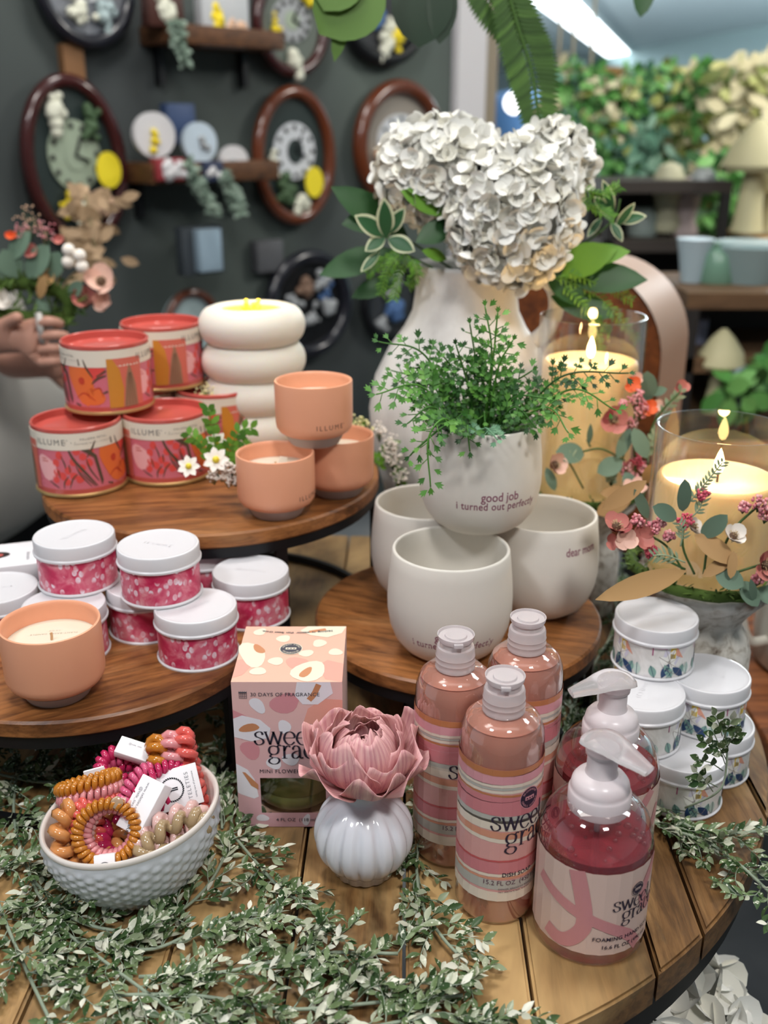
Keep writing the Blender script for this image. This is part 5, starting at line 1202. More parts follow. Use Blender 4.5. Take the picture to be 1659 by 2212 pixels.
rl(t, o, (1300, 1100), (1395, 1040), .83, 20, BRN, shape=.6); rl(t, o, (1400, 1120), (1375, 1060), .83, 14, SAGE, shape=.6)
sprig(t, o, [(1480, 1095), (1510, 1060), (1560, 1000)], .785, NEED, .0075); sprig(t, o, [(1490, 1120), (1510, 1100), (1520, 1072)], .785, NEED, .0085); sprig(t, o, [(1480, 1215), (1440, 1200), (1410, 1200)], .775, NEED, .010); sprig(t, o, [(1470, 1180), (1475, 1150), (1468, 1130)], .775, NEED, .008)
for x, y, r, m in [(1480, 1125, .0075, HPB), (1405, 1190, .0065, HPB), (1518, 1068, .0055, HPB), (1410, 1140, .0065, PKB), (1378, 1125, .0065, PKB), (1445, 1158, .005, PKB), (1608, 1095, .005, PKB), (1640, 1085, .007, PKB), (1655, 1110, .007, PKB), (1637, 1250, .006, PKB), (1425, 1130, .005, PKB)]: cluster(t, o, x, y, .785, r, m, 44)
blossom(t, o, 1330, 1140, .785, .0155, ROSE, face=(.1, -.5, .9)); blossom(t, o, 1350, 1165, .78, .014, BLUSH, 4, seedc=False); blossom(t, o, 1385, 1160, .785, .015, ROSE, 4, face=(.3, -.8, .4), seedc=False); blossom(t, o, 1325, 1172, .785, .011, ROSE, 3, seedc=False); blossom(t, o, 1650, 1222, .78, .017, ROSE, face=(.3, -.8, .5)); blossom(t, o, 1582, 1160, .785, .014, WPT, face=(.2, -.6, .8)); blossom(t, o, 1495, 1140, .80, .012, WPT, face=(.4, -.5, .6))
for pts in ([(1480, 1240), (1440, 1180), (1390, 1150)], [(1500, 1240), (1475, 1180), (1480, 1110)], [(1540, 1240), (1580, 1150), (1640, 1090)], [(1520, 1240), (1530, 1180), (1560, 1120)], [(1580, 1240), (1610, 1230), (1659, 1215)], [(1640, 1290), (1670, 1270), (1700, 1265)], [(1480, 1230), (1420, 1200), (1360, 1170)]): twig(t, o, pts, .79)
t, o = ringthing('flower and eucalyptus ring around the rear candle, with an upright pink sprig', C1, .067, 1.02)
Y = 1.02
rl(t, o, (1262, 982), (1204, 975), 1.015, 24, SAGE, shape=.55); rl(t, o, (1345, 995), (1292, 1020), 1.01, 22, SAGE, shape=.55); rl(t, o, (1362, 925), (1335, 990), 1.01, 15, SAGE, shape=.6); rl(t, o, (1368, 925), (1400, 990), 1.0, 19, SAGE, shape=.6); rl(t, o, (1390, 870), (1400, 805), 1.05, 25, SAGE, shape=.55); rl(t, o, (1405, 850), (1440, 840), 1.05, 11, SAGE, shape=.7); rl(t, o, (1272, 960), (1277, 918), 1.01, 7, SAGE, shape=.8); rl(t, o, (1350, 1020), (1370, 1060), 1.0, 16, SAGE, shape=.6); rl(t, o, (1180, 1010), (1200, 1060), 1.0, 12, SAGE, shape=.6)
rl(t, o, (1440, 1000), (1460, 885), 1.0, 17, BRN, shape=.8); rl(t, o, (1365, 1070), (1290, 1110), .98, 22, BRN, shape=.55); rl(t, o, (1370, 1062), (1300, 1065), 1.0, 16, BRN, shape=.6); rl(t, o, (1395, 1045), (1408, 1005), .97, 15, BRN, shape=.55)
sprig(t, o, [(1410, 960), (1430, 900), (1470, 845)], 1.02, NEED, .010, wd=.0024, step=.007); sprig(t, o, [(1215, 1010), (1225, 990), (1240, 985)], 1.01, NEED, .010); sprig(t, o, [(1400, 1000), (1405, 960), (1420, 930)], 1.01, NEED, .009, wd=.002)
for x, y, r, m in [(1375, 860, .010, PKB), (1385, 885, .009, PKB), (1362, 918, .009, PKB), (1345, 873, .005, PKB), (1352, 1012, .009, PKB), (1365, 1032, .007, PKB), (1392, 1010, .007, PKB), (1375, 995, .008, HPB), (1320, 1035, .006, NEED)]: cluster(t, o, x, y, 1.015, r, m, 50)
blossom(t, o, 1325, 905, 1.01, .019, ROSE, face=(-.1, -.9, .2)); blossom(t, o, 1365, 832, 1.03, .013, ORPT, 4, seedc=False); blossom(t, o, 1402, 883, 1.02, .012, ORPT, 4, seedc=False); blossom(t, o, 1418, 878, 1.03, .010, BLUSH, 4, seedc=False); blossom(t, o, 1374, 820, 1.04, .010, BLUSH, 4, seedc=False)
blossom(t, o, 1195, 1005, 1.0, .018, BLUSH, face=(.5, -.6, .3)); blossom(t, o, 1370, 1058, .985, .017, BLUSH, 4, face=(0, -.5, .8), seedc=False); blossom(t, o, 1470, 840, 1.03, .011, ROSE, 5, seedc=False)
for pts in ([(1260, 1055), (1230, 1000), (1215, 985)], [(1260, 975), (1300, 970), (1350, 995)], [(1320, 1050), (1345, 990), (1365, 920), (1380, 860)], [(1400, 1050), (1400, 960), (1420, 900), (1470, 845)], [(1275, 965), (1268, 950)], [(1360, 1050), (1372, 1020), (1365, 925)]): twig(t, o, pts, 1.015)

# ------------------------------------------------------------------ little white flowers beside the lantern
t = thing('daisy_pick', 'small white and yellow daisies with green sprigs beside the coral tins', 'flowers', at(455, 1010, Z2)); o = V(t.location)
YC = mat('daisy_centre', '#e8d23c', .5)
for x, y, r, Yy in [(468, 955, .0115, .985), (467, 994, .0135, .955), (408, 1008, .0115, .945)]:
    c = atY(x, y, Yy)-o; mb = MB(); f = V((0, -.8, .5)).normalized(); u = V((1, 0, 0)); w_ = f.cross(u)
    for k in range(7): a = 2*pi*k/7; leaf(mb, c, c+(u*cos(a)+w_*sin(a)+f*.25)*r, r*.30, WPT, f, .2, .1, 5, .6)
    ob = mb.build('daisy', t, None); mb = MB(); mb.ball(c+f*.002, r*.28, YC, 10); mb.build('flower_centre', ob, None)
for x, y in [(478, 1022), (492, 1035), (500, 1012), (462, 1028), (508, 1032), (484, 1006)]: cluster(t, o, x, y, .955, .0075, WPT, 34, 'tiny_white_flowers')
for pts in ([(470, 1020), (440, 965), (405, 935)], [(480, 1010), (500, 960), (520, 930), (545, 925)], [(470, 1000), (460, 930), (450, 880)], [(500, 1020), (520, 980), (540, 950)]): sprig(t, o, pts, .975, BGL, .012, wd=.0035, step=.007)
t = thing('daisy_pick', 'small cream flowers behind the peach cups near the fern', 'flowers', at(815, 1000, Z2-.03)); o = V(t.location)
for x, y in [(845, 955), (840, 975), (850, 990), (862, 1025), (790, 925), (770, 915), (820, 930)]: cluster(t, o, x, y, 1.10, .011, WPT if x > 800 else mat('cream_flower', '#e6e0a8', .6), 36, 'tiny_cream_flowers')
for pts in ([(800, 1010), (830, 980), (850, 950)], [(800, 1010), (790, 960), (775, 915)], [(810, 1010), (850, 1000), (865, 1040)]): sprig(t, o, pts, 1.105, BGL, .012, wd=.0030, step=.008)
t = thing('daisy_pick', 'cream blossoms and leaves behind the lantern, left side', 'flowers', at(440, 900, Z2)); o = V(t.location)
for x, y in [(445, 850), (452, 880), (438, 868)]: cluster(t, o, x, y, 1.13, .013, mat('cream_flower', '#e6e0a8', .6), 34, 'tiny_cream_flowers')
for pts in ([(450, 950), (440, 900), (452, 860)], [(460, 960), (430, 930), (425, 905)]): sprig(t, o, pts, 1.12, BGL, .013, wd=.004, step=.007)

# ------------------------------------------------------------------ white card carton left of the tins
p = at(30, 1200, .135); t = thing('cosmetic_carton', 'white card carton with an oval cut-out lying behind the left tins', 'box', (-.385, .905, .122), radians(18))
mb = MB(); mb.box((-.06, -.03, 0), (.068, .03, .022), PAPER, bevel=.001); A = Art(mb, lambda x, y, h: V((x, y, .0222+h)), None, .0002)
A.blob(-.012, .0, .026, .0105, mat('dark_void', '#241c1c', .6), 1, n=20); A.blob(-.014, -.001, .022, .007, mat('brick_red', '#b5534c', .5), 2, n=18)
A.blob(.048, .006, .0085, .0085, CARDINK, 1, n=22); A.blob(.048, .006, .0062, .0062, PAPER, 2, n=22); A.blob(.048, .006, .0036, .0036, CARDINK, 3, n=18); A.text('hydrating', .032, -.010, .0055, CG, 1, rot=pi/2)
mb.build('carton', t, None)
t = thing('small_black_box', 'small black box half hidden under the white carton', 'box', (-.352, .880, .1055), radians(18)); mb = MB(); mb.box((-.06, -.028, 0), (.045, .026, .0158), mat('black_card', '#17161a', .5), bevel=.0008); mb.build('box_body', t, None)

# ------------------------------------------------------------------ behind the risers on the table: white bottle and card
t = thing('white_jar', 'small white jar in the shade beneath the tall riser', 'jar', (-.150, 1.06, .0006)); mb = MB(); mb.lathe([(0, 0), (.020, 0), (.022, .004), (.022, .045), (.018, .055), (.012, .060), (.012, .072), (0, .072)], mat('jar_white', '#d6d6de', .4), 32); mb.build('jar_body', t)

# ------------------------------------------------------------------ second table behind on the right
ZT = -.10
t = thing('side_table', 'orange-brown wooden table behind on the right, mostly out of the photo', 'table', (1.05, 1.35, FLOORZ)); m_side = woodmat('side_table_wood', '#5c2f16', '#9a5c34', '#b67a4c', 'X', 10, .5, False)
mb = MB(); mb.box((-.62, -.45, ZT-FLOORZ-.03), (.75, .75, ZT-FLOORZ), m_side, bevel=.003); mb.build('tabletop', t)
for sx in (-.20, .71):
    for sy in (.05, .71): mb = MB(); mb.box((sx-.03, sy-.03, 0), (sx+.03, sy+.03, ZT-FLOORZ-.03), m_side); mb.build('leg', t)
STN = mat('pale_stoneware', '#c9c5ba', .35)
p = atY(1668, 1465, 1.10)
t = thing('stoneware_mug', 'pale stoneware mug with a handle and blue mark at the right edge', 'mug', (.545, 1.12, ZT)); mb = MB()
mb.lathe([(0, 0), (.062, 0), (.070, .008), (.074, .05), (.072, .13), (.070, .16), (.066, .16), (.066, .05), (.05, .015), (0, .012)], STN, 48); Art(mb, cylmap(.0745, .05), .006).blob(-.03, .02, .012, .02, NAVY, 1, .3, 14, .2); mb.build('mug_body', t)
mb = MB(); mb.tube(catmull([(-.066, -.02, .13), (-.098, -.03, .125), (-.110, -.033, .09), (-.095, -.03, .05), (-.068, -.02, .045)], 6), .0065, STN, 10); mb.build('handle', t, None)
t = thing('price_tag', 'white paper price tag with barcode hanging at the mug beside the white tins', 'tag', (.490, 1.035, .070)); mb = MB(); mb.box((-.012, -.0004, -.026), (.040, .0004, .024), PAPER, Matrix.Rotation(.1, 4, 'Y'))
A = Art(mb, lambda x, y, h: V((x, -.0006-h, y)), None, .0001); R = random.Random(2)
x = -.002
while x < .026: w_ = R.choice((.0005, .0008, .0012)); A.poly([(x, .012), (x+w_, .012), (x+w_, .022), (x, .022)], CARDINK, 1); x += w_+R.choice((.0005, .0009))
A.text('$119', -.006, -.004, .008, CARDINK, 1, rot=pi/2); A.text('ITEM', .004, -.004, .005, CG, 1, rot=pi/2); A.poly([(.028, -.02), (.040, -.02), (.040, -.002), (.028, -.002)], mat('tag_yellow', '#e6dc9a', .5), 1); mb.build('tag_paper', t, None)

# arched wooden clock standing behind
t = thing('arched_wood_clock', 'tall arched tan wooden mantel clock seen from the side behind the candle', 'clock', (.335, 1.60, ZT+.0005), radians(-30))
TAN = mat('tan_veneer', '#ab8468', .5); BRW = woodmat('inner_brown_wood', '#4a220c', '#7a4018', '#9a5a26', 'Y', 8, .5, False)
mb = MB(); W_, H_, Dp = .135, .450, .080; prof = [(-W_, 0)]+[(-W_*cos(pi*k/24), H_-.135+.135*sin(pi*k/24)) for k in range(25)]+[(W_, 0)]
n = len(prof); vs = [(x, -Dp, z) for x, z in prof]+[(x, Dp, z) for x, z in prof]; fs = [(i, i+1, n+i+1, n+i) for i in range(n-1)]; mb.add(vs, fs, TAN, True); mb.build('case_band', t, 40)
mb = MB(); mb.add([(x*.985, -Dp*.93, z*.99) for x, z in prof]+[(x*.985, Dp*.93, z*.99) for x, z in prof], [tuple(range(n))[::-1], tuple(range(n, 2*n))], BRW, False); mb.build('wood_face', t)

# ------------------------------------------------------------------ white flowers below the table edge
t = thing('floor_planter', 'grey pot standing on the floor below the table edge', 'planter', (.275, .69, FLOORZ)); mb = MB(); mb.lathe([(0, 0), (.11, 0), (.15, .30), (.16, .31), (.14, .31), (.12, .27), (0, .27)], mat('grey_pot', '#6c6e6e', .7), 40); mb.build('pot_body', t)
c = at(1415, 2250, -.20); hydrangea('hydrangea', 'white hydrangea head below the table edge at the bottom right', c, (.072, .07, .070), 130, 7, None, stem_to=V((.275, .69, -.54)), pr=.020)

# ------------------------------------------------------------------ clocks and shelves on the wall
def oval(mb, M, a, c_, z0, z1, m, n=40, inner=None):
    if inner is None:
        vs = [M @ V((a*cos(2*pi*i/n), c_*sin(2*pi*i/n), z1)) for i in range(n)]+[M @ V((a*cos(2*pi*i/n), c_*sin(2*pi*i/n), z0)) for i in range(n)]
        mb.add(vs, [tuple(range(n))]+[(i, n+i, n+(i+1) % n, (i+1) % n) for i in range(n)], m, False)
    else:
        P = [M @ V((a*cos(2*pi*i/n), c_*sin(2*pi*i/n), (z0+z1)/2)) for i in range(n)]; mb.tube(P, inner, m, 10, closed=True)
def wallsize(px, py, hw, hh): 
    a = wallp(px-hw, py); b_ = wallp(px+hw, py); c_ = wallp(px, py-hh); d = wallp(px, py+hh); return (b_-a).length/2, (c_.z-d.z)/2
def clock(px, py, hw, hh, label, frame_m, face_m, dial_m, centre_m, sticker=None, off=.10, fw=.17, flowers=(), lean=0):
    a, c_ = wallsize(px, py, hw, hh); M = wallM(px, py, 0); 
    t = thing('oval_clock', label, 'clock', M.translation, group=None); M0 = M.copy(); M0.translation = V((0, 0, 0)); Mt = M0 @ Matrix.Rotation(lean, 4, 'Z')
    fr_ = a*fw
    mb = MB(); oval(mb, Mt, a-fr_*.5, c_-fr_*.5, .02, .06, frame_m, 48, fr_*.75); ob = mb.build('clock_frame', t, None)
    mb = MB(); oval(mb, Mt, a-fr_*.7, c_-fr_*.7, .0, .035, face_m); mb.build('clock_face', t, None)
    if dial_m:
        mb = MB(); oval(mb, Mt @ Matrix.Translation((0, c_*.08, 0)), a*.52, c_*.42, .036, .042, dial_m); oval(mb, Mt @ Matrix.Translation((0, c_*.08, 0)), a*.2, c_*.18, .043, .045, centre_m)
        for k in range(12): q = k*pi/6; P = V((a*.44*cos(q), c_*.08+c_*.35*sin(q), .043)); mb.ball(Mt @ P, .008, mat('dial_mark', '#2a2a2a', .5), 5)
        mb.build('dial', t, None); mb = MB(); mb.tube([Mt @ V((0, c_*.08, .048)), Mt @ V((a*.15, c_*.3, .048))], .004, BLACK, 5); mb.tube([Mt @ V((0, c_*.08, .048)), Mt @ V((a*.25, c_*.0, .048))], .004, BLACK, 5); mb.build('hands', t, None)
    if sticker: mb = MB(); oval(mb, Mt @ Matrix.Translation((a*sticker[0], c_*sticker[1], 0)), .038, .048, .065, .068, mat('yellow_sticker', '#e3cf2a', .5, emit=None)); mb.build('price_sticker', t, None)
    if flowers:
        R = random.Random(px+3)
        for fx, fy, m, s_ in flowers:
            mb = MB(); mb.ball(Mt @ V((a*fx, c_*fy, .048)), .02*s_, m, 8)
            for k in range(12): mb.ball(Mt @ V((a*fx+R.gauss(0, .014), c_*fy+R.gauss(0, .018), .05)), R.uniform(.008, .018)*s_, m, 6)
            mb.build('painted_bloom', t, None)
    return t
DRED = mat('dark_cherry', '#3a1010', .25, coat=.6); BRC = mat('walnut_gloss', '#5e2c14', .25, coat=.6); NVY = mat('navy_frame', '#15151f', .3, coat=.5); SIL = mat('silver_ring', '#8f9198', .3, .6)
FDK = mat('dark_teal_face', '#1f2b2a', .5); FSG = mat('sage_face', '#93a08c', .6); FWH = mat('white_face', '#c3c6cb', .5); FBL = mat('pale_blue_face', '#9fb0b2', .5); CRW = mat('cream_bloom', '#d3d3c2', .6); YFL = mat('yellow_bloom', '#e0c81e', .55); GRF = mat('green_bloom', '#40583a', .6); GRY = mat('grey_bloom', '#9a9da0', .6); BLF = mat('blue_bloom', '#4a6a9a', .6); PKF = mat('peach_bloom', '#c9a58a', .6)
clock(165, -45, 108, 150, 'navy-framed oval clock with a silver face cut off by the top left edge', NVY, SIL, FWH, SIL, flowers=((-.2, -.5, CRW, 1), (.3, -.55, FBL, 1)))
clock(148, 350, 108, 182, 'large dark cherry oval clock with a pale floral face, leaning, at the far left', DRED, FDK, FSG, FSG, (.55, -.12), flowers=((-.25, .62, CRW, 1.2), (-.3, -.5, YFL, .8), (.3, -.55, PKF, 1.2), (.0, -.7, CRW, 1), (.4, .4, GRF, 1)), lean=.06)
clock(612, 55, 78, 112, 'dark cherry oval clock with a grey face at the top centre', DRED, mat('grey_green_face', '#59615a', .5), GRY, FSG, (-.45, -.1) and None, flowers=((.0, -.72, CRW, 1.2), (-.5, -.1, YFL, .6), (.5, .65, YFL, .9)))
clock(620, 338, 84, 146, 'walnut oval clock with a round white dial and yellow sticker, middle of the wall', BRC, FDK, FWH, FDK, (.35, -.38), flowers=((.1, -.65, CRW, 1), (-.3, -.55, GRF, 1.2), (-.55, -.1, CRW, .7)))
clock(812, 40, 86, 102, 'black oval clock with silver ring and yellow flowers, partly behind hanging leaves', BLACK, mat('smoke_face', '#2c2d31', .4), None, None, flowers=((.3, -.35, YFL, 1.3), (-.2, .05, BLF, 1), (.0, -.62, CRW, 1.1), (.1, -.2, CRW, .9)))
clock(848, 315, 92, 136, 'walnut oval clock with a white dial behind the left hydrangea', BRC, mat('taupe_face', '#8d857c', .5), FWH, FWH, None, flowers=((-.3, -.75, YFL, .7), (-.35, -.5, BLF, .7), (-.5, -.2, PKF, .9)))
clock(652, 655, 88, 112, 'black clock with sparkling beads behind the ringed lantern', NVY, mat('black_face', '#101114', .4), None, None, flowers=((.3, .4, GRY, .9), (-.1, .3, mat('brown_bloom', '#7a6050', .6), 1.1), (.4, -.1, GRY, 1), (.0, -.3, GRY, .8), (.4, .2, BLF, .6), (-.4, .1, GRY, .7)))
clock(402, 715, 62, 92, 'small dark oval clock with a plain pale blue face, low on the wall', BRC, FBL, None, None)
clock(830, 650, 60, 80, 'dark floral wall clock with blue flowers just left of the jug', BLACK, mat('dim_face', '#33363a', .4), None, None, flowers=((.0, .5, GRY, 1.2), (.0, -.2, BLF, 1.3), (-.4, -.5, GRY, .8)))
def shelf(pa, pb, thick, dep, label):
    a = wallp(*pa); b_ = wallp(*pb); t = thing('display_shelf', label, 'shelf', a); ln = (b_-a).xy.length; M = Matrix.Rotation(ang, 4, 'Z')
    mb = MB(); mb.box((0, -dep, -thick/2), (ln, 0, thick/2), woodmat('shelf_wood', '#3a2212', '#5e3c22', '#7a5230', 'X', 6, .6, False), M, .004); mb.build('shelf_board', t)
    [(lambda mb: (mb.box((q, -.03, -thick/2-.10), (q+.02, 0, -thick/2), BLACK, M), mb.build('bracket', t)))(MB()) for q in (.04, ln-.06)]; return t, a, M
t, a, M = shelf((300, 78), (545, 118), .05, .16, 'upper brown wall shelf holding a picture and sprigs')
t, a, M = shelf((255, 372), (528, 405), .055, .18, 'lower brown wall shelf holding small oval plates')
def onwall(px, py, off=.12): return wallp(px, py, off)
def plaque(name, px, py, hw, hh, label, cat, m, dots=(), box=False, off=.12):
    c = wallp(px, py, off); s_ = (wallp(px+hw, py, off)-wallp(px-hw, py, off)).length/2; h_ = (wallp(px, py-hh, off).z-wallp(px, py+hh, off).z)/2
    M = wallM(px, py, 0); M.translation = V((0, 0, 0)); t = thing(name, label, cat, c); mb = MB()
    if box: mb.box((-s_, -h_, -.02), (s_, h_, .02), m, M, .003)
    else: oval(mb, M, s_, h_, -.008, .008, m)
    ob = mb.build('body', t, None)
    if dots:
        mb = MB(); R = random.Random(px)
        for fx, fy, mm, r_ in dots:
            for k in range(6): mb.ball(M @ V((s_*fx+R.gauss(0, .012), h_*fy+R.gauss(0, .012), .012)), r_*R.uniform(.7, 1.2), mm, 6)
        mb.build('decoration', t, None)
    return t
WPL = mat('white_plate', '#c9c7c9', .4)
plaque('oval_plate', 332, 292, 44, 50, 'white oval plate with a small yellow flower on the lower wall shelf', 'plate', WPL, ((-.1, -.1, YFL, .010),))
plaque('oval_plate', 430, 308, 36, 44, 'pale blue-white arched plate right of the oval one on the shelf', 'plate', mat('blue_white_plate', '#b5c3cf', .4), ((.0, .0, GRY, .010),))
plaque('round_plate', 504, 346, 29, 32, 'small round white plate at the right end of the lower shelf', 'plate', WPL, ((.0, -.2, GRY, .008),))
plaque('blue_box', 385, 268, 30, 44, 'muted blue box standing behind the plates on the shelf', 'box', mat('muted_blue', '#34466a', .5), box=True, off=.06)
plaque('red_card', 362, 366, 30, 24, 'small red and white greeting card at the front of the shelf', 'card', mat('card_red', '#8a2c34', .5), ((-.2, 0, WPL, .02), (.3, -.3, WPL, .018)), box=True, off=.18)
plaque('navy_card', 455, 370, 20, 22, 'small navy and white card on the lower shelf', 'card', mat('card_navy', '#27304a', .5), ((0, 0, WPL, .016),), box=True, off=.18)
plaque('picture_plaque', 480, 45, 50, 58, 'white picture plaque with yellow flowers on the upper shelf', 'picture', mat('plaque_white', '#a9abae', .5), ((-.3, -.1, YFL, .018), (-.25, .25, YFL, .014), (.4, -.3, PKF, .016)), box=True)
plaque('framed_picture', 350, 15, 38, 45, 'brown framed picture at the left end of the upper shelf', 'picture', mat('frame_brown', '#3d1c14', .5), ((0, .2, CRW, .02), (.1, -.2, CRW, .02)), box=True)
plaque('hanging_lantern', 432, 540, 44, 52, 'dark lantern with one pale lit side hanging below the shelves', 'lantern', mat('lantern_dark', '#3a4046', .5), box=True)
LN = bpy.data.objects['hanging_lantern']; t = plaque('lit_side_pane', 448, 540, 24, 46, 'pale blue lit side pane', 'lantern', mat('pale_lit_pane', '#8fa3b2', .3), box=True, off=.15); t.parent = LN; t.location = V(t.location)-V(LN.location); del t['category']; del t['label']  # pale pane colour stands in for the lantern's lit side
plaque('grey_card', 577, 553, 28, 34, 'small grey card fixed to the wall below the walnut clock', 'card', mat('card_grey2', '#55565a', .6), box=True, off=.02)
for k, (pts, lab) in enumerate([([(380, 40), (385, 80), (400, 130)], 'sage sprig hanging from the upper wall shelf'), ([(405, 350), (430, 400), (465, 460)], 'sage sprig trailing left from the lower wall shelf'), ([(480, 370), (500, 410), (520, 460)], 'sage sprig trailing at the right end of the lower wall shelf')]):
    P = [wallp(a_, c_, .2) for a_, c_ in pts]; o = P[0]; t = thing('sage_sprig', lab, 'foliage', o); mb = MB(); C_ = catmull(P, 10); R = random.Random(k); mb.tube([p_-o for p_ in C_], .003, STEM, 5)
    for p_ in C_:
        for q in range(5): d = V((R.gauss(0, 1), R.gauss(0, 1), R.gauss(-.4, .7))).normalized()*.030; leaf(mb, p_-o, p_-o+d, .007, leafmat('sage_bg_leaf', [(0, '#5f7466'), (1, '#93a596')], .6), (0, -1, .3), .1, .1, 4, .6)
    mb.build('leaves', t, None)
t = thing('wooden_peg', 'small tan wooden peg above the leaning cherry clock', 'hook', wallp(150, 150, .0)); mb = MB(); mb.box((-.03, -.03, -.06), (.03, .03, .06), mat('peg_tan', '#7a5636', .6), Matrix.Rotation(ang, 4, 'Z')); mb.build('peg', t)

# ------------------------------------------------------------------ hanging foliage at the top
def bigfrond(label, P, wd, m, n=34, group=None, name='hanging_fern', Yd=0):
    t = thing(name, label, 'foliage', P[0]); o = V(P[0]); C_ = catmull(P, 12); mb = MB(); mb.tube([p_-o for p_ in C_], .0022, m, 6); L_ = len(C_)
    for i in range(1, L_):
        d = (C_[i]-C_[i-1]).normalized(); v = i/L_; w_ = wd*(sin(pi*(.12+.80*v))**.6)
        for s_ in (-1, 1):
            x = d.cross(V((0, -1, 0))).normalized()*s_; leaf(mb, C_[i]-o, C_[i]-o+(x*.93+d*.38+V((0, -.1, 0))).normalized()*w_, .0031, m, (0, -1, 0), .1, .05, 5, .6)
    mb.build('frond', t, None); return t
HF = leafmat('hanging_fern_leaf', [(0, '#2f4a1e'), (.5, '#41602a'), (1, '#577a36')], .55)
bigfrond('long green fern frond hanging from above in front of the strip light', [atY(1085, -60, 1.30), atY(1120, 60, 1.30), atY(1150, 160, 1.30), atY(1166, 285, 1.30)], .036, HF)
bigfrond('short green fern frond hanging at the top beside the white post', [atY(1010, -90, 1.32), atY(1060, 0, 1.32), atY(1130, 95, 1.32)], .03, HF)
def hangleaf(label, leaves, Y, m):
    t = thing('hanging_leaves', label, 'foliage', atY(*leaves[0][:2], Y)); o = V(t.location)
    for a_, c_, e_, f_, w_, mm in leaves: mb = MB(); leaf(mb, atY(a_, c_, Y)-o, atY(e_, f_, Y-.02)-o, w_*Y/FPX, mm or m, (0, -1, .2), .1, .06, 8, .6); mb.build('leaf', t, None)
    mb = MB(); mb.tube([atY(leaves[0][0], leaves[0][1], Y)-o, atY(leaves[0][0], -160, Y)-o], .003, STEM, 6); mb.build('stem', t)
hangleaf('large bright green leaf hanging at the top centre', [(820, -60, 690, 70, 70, None), (760, -40, 722, 130, 18, None), (760, -90, 700, 20, 50, None)], 1.25, leafmat('olive_broad_leaf', [(0, '#3f5f1e'), (1, '#56782a')], .5))
hangleaf('very dark green leaf hanging at the top beside the white post', [(920, -80, 905, 100, 60, None), (960, -60, 950, 92, 30, None)], 1.3, leafmat('almost_black_leaf', [(0, '#0d2210'), (1, '#14301a')], .5))
hangleaf('small dark leaf tip hanging at the top right', [(1400, -80, 1385, 35, 22, None)], 1.5, DGL)

# ------------------------------------------------------------------ greenery display and shelving on the right
def clump(label, c, rad, n, ms, ll, seed, name='hanging_greenery', wd=.28):
    t = thing(name, label, 'greenery', c); R = random.Random(seed); mb = MB()
    for k in range(n):
        p = V((R.uniform(-1, 1)*rad[0], R.uniform(-1, 1)*rad[1], R.uniform(-1, 1)*rad[2])); d = V((R.gauss(0, 1), R.gauss(0, .6), R.gauss(-.25, .9))).normalized()*ll*R.uniform(.6, 1.3); leaf(mb, p, p+d, ll*wd, R.choice(ms), (R.gauss(0, .4), -1, .4), .1, .1, 4, .6)
    mb.build('leaves', t, None); mb = MB(); mb.tube([(0, 0, -rad[2]), (0, 0, rad[2])], .008, STEM, 6); mb.build('stem', t); return t
G1 = leafmat('bg_green', [(0, '#2c5a2a'), (.5, '#4d8a3f'), (1, '#7fb866')], .5); G2 = leafmat('bg_bluegreen', [(0, '#35604a'), (.5, '#5f8f78'), (1, '#93b8a0')], .5); G3 = leafmat('bg_olive', [(0, '#5c6a2c'), (.5, '#8a9448'), (1, '#c2c084')], .5); G4 = leafmat('bg_cream_bloom', [(0, '#b9b08a'), (1, '#dcd6b4')], .6)
YG = 4.6
def hs(px, py, Y=YG): return atY(px, py, Y)
WDB = woodmat('display_wood', '#7a5a30', '#a8844c', '#c4a267', 'X', 3, .6, False)
t = thing('greenery_rack', 'wooden overhead rack frame carrying the hanging greenery on the right', 'rack', (hs(1180, 170).x, YG, FLOORZ)); o = V(t.location)
a_ = hs(1185, 168)-o; b_ = hs(1560, 150)-o
mb = MB(); mb.box((a_.x, -.05, a_.z-.04), (b_.x, .05, a_.z+.04), WDB); mb.build('top_beam', t)
for px in (1195, 1550): mb = MB(); q = hs(px, 300)-o; mb.box((q.x-.035, -.03, 0), (q.x+.035, .03, a_.z-.04), WDB); mb.build('post', t)
mb = MB(); q0 = hs(1190, 300)-o; mb.box((a_.x, .35, 0), (b_.x, .39, a_.z-.08), mat('rack_back', '#1c2422', .8)); mb.build('back_panel', t)
k = 0
for px, py, hw, hh, ms, lab in [(1235, 210, 45, 50, [G1, G1, G2, G4], 'pale green hanging greenery at the left end of the rack'), (1310, 235, 50, 60, [G1, G1, G3, G4], 'mixed olive hanging greenery left of the rack centre'), (1395, 225, 50, 60, [G2, G1], 'blue-green hanging greenery in the centre of the rack'), (1475, 225, 50, 60, [G1, G3], 'bright hanging greenery right of the rack centre'), (1530, 200, 40, 45, [G1, G1, G4], 'dark green hanging greenery at the right end of the rack'),
        (1225, 310, 40, 60, [G1, G2], 'leafy greenery low at the left of the rack'), (1300, 330, 45, 50, [G2, G1, G1], 'grey-green greenery in the second row of the rack'), (1380, 330, 40, 50, [G2], 'silver-green greenery in the second row, centre'), (1455, 290, 30, 35, [G4, G3, G3], 'yellow-cream blossoms among the greenery'), (1360, 385, 60, 24, [G1], 'low green bushy plants on the dark shelf'), (1465, 380, 50, 24, [G1, G2], 'low green plants at the right of the dark shelf')]:
    k += 1; c = hs(px, py, YG-.12-.03*(k % 3)); clump(lab, c, (hw*YG/FPX*1.05, .10, hh*YG/FPX*1.0), 420, ms, .058, k)
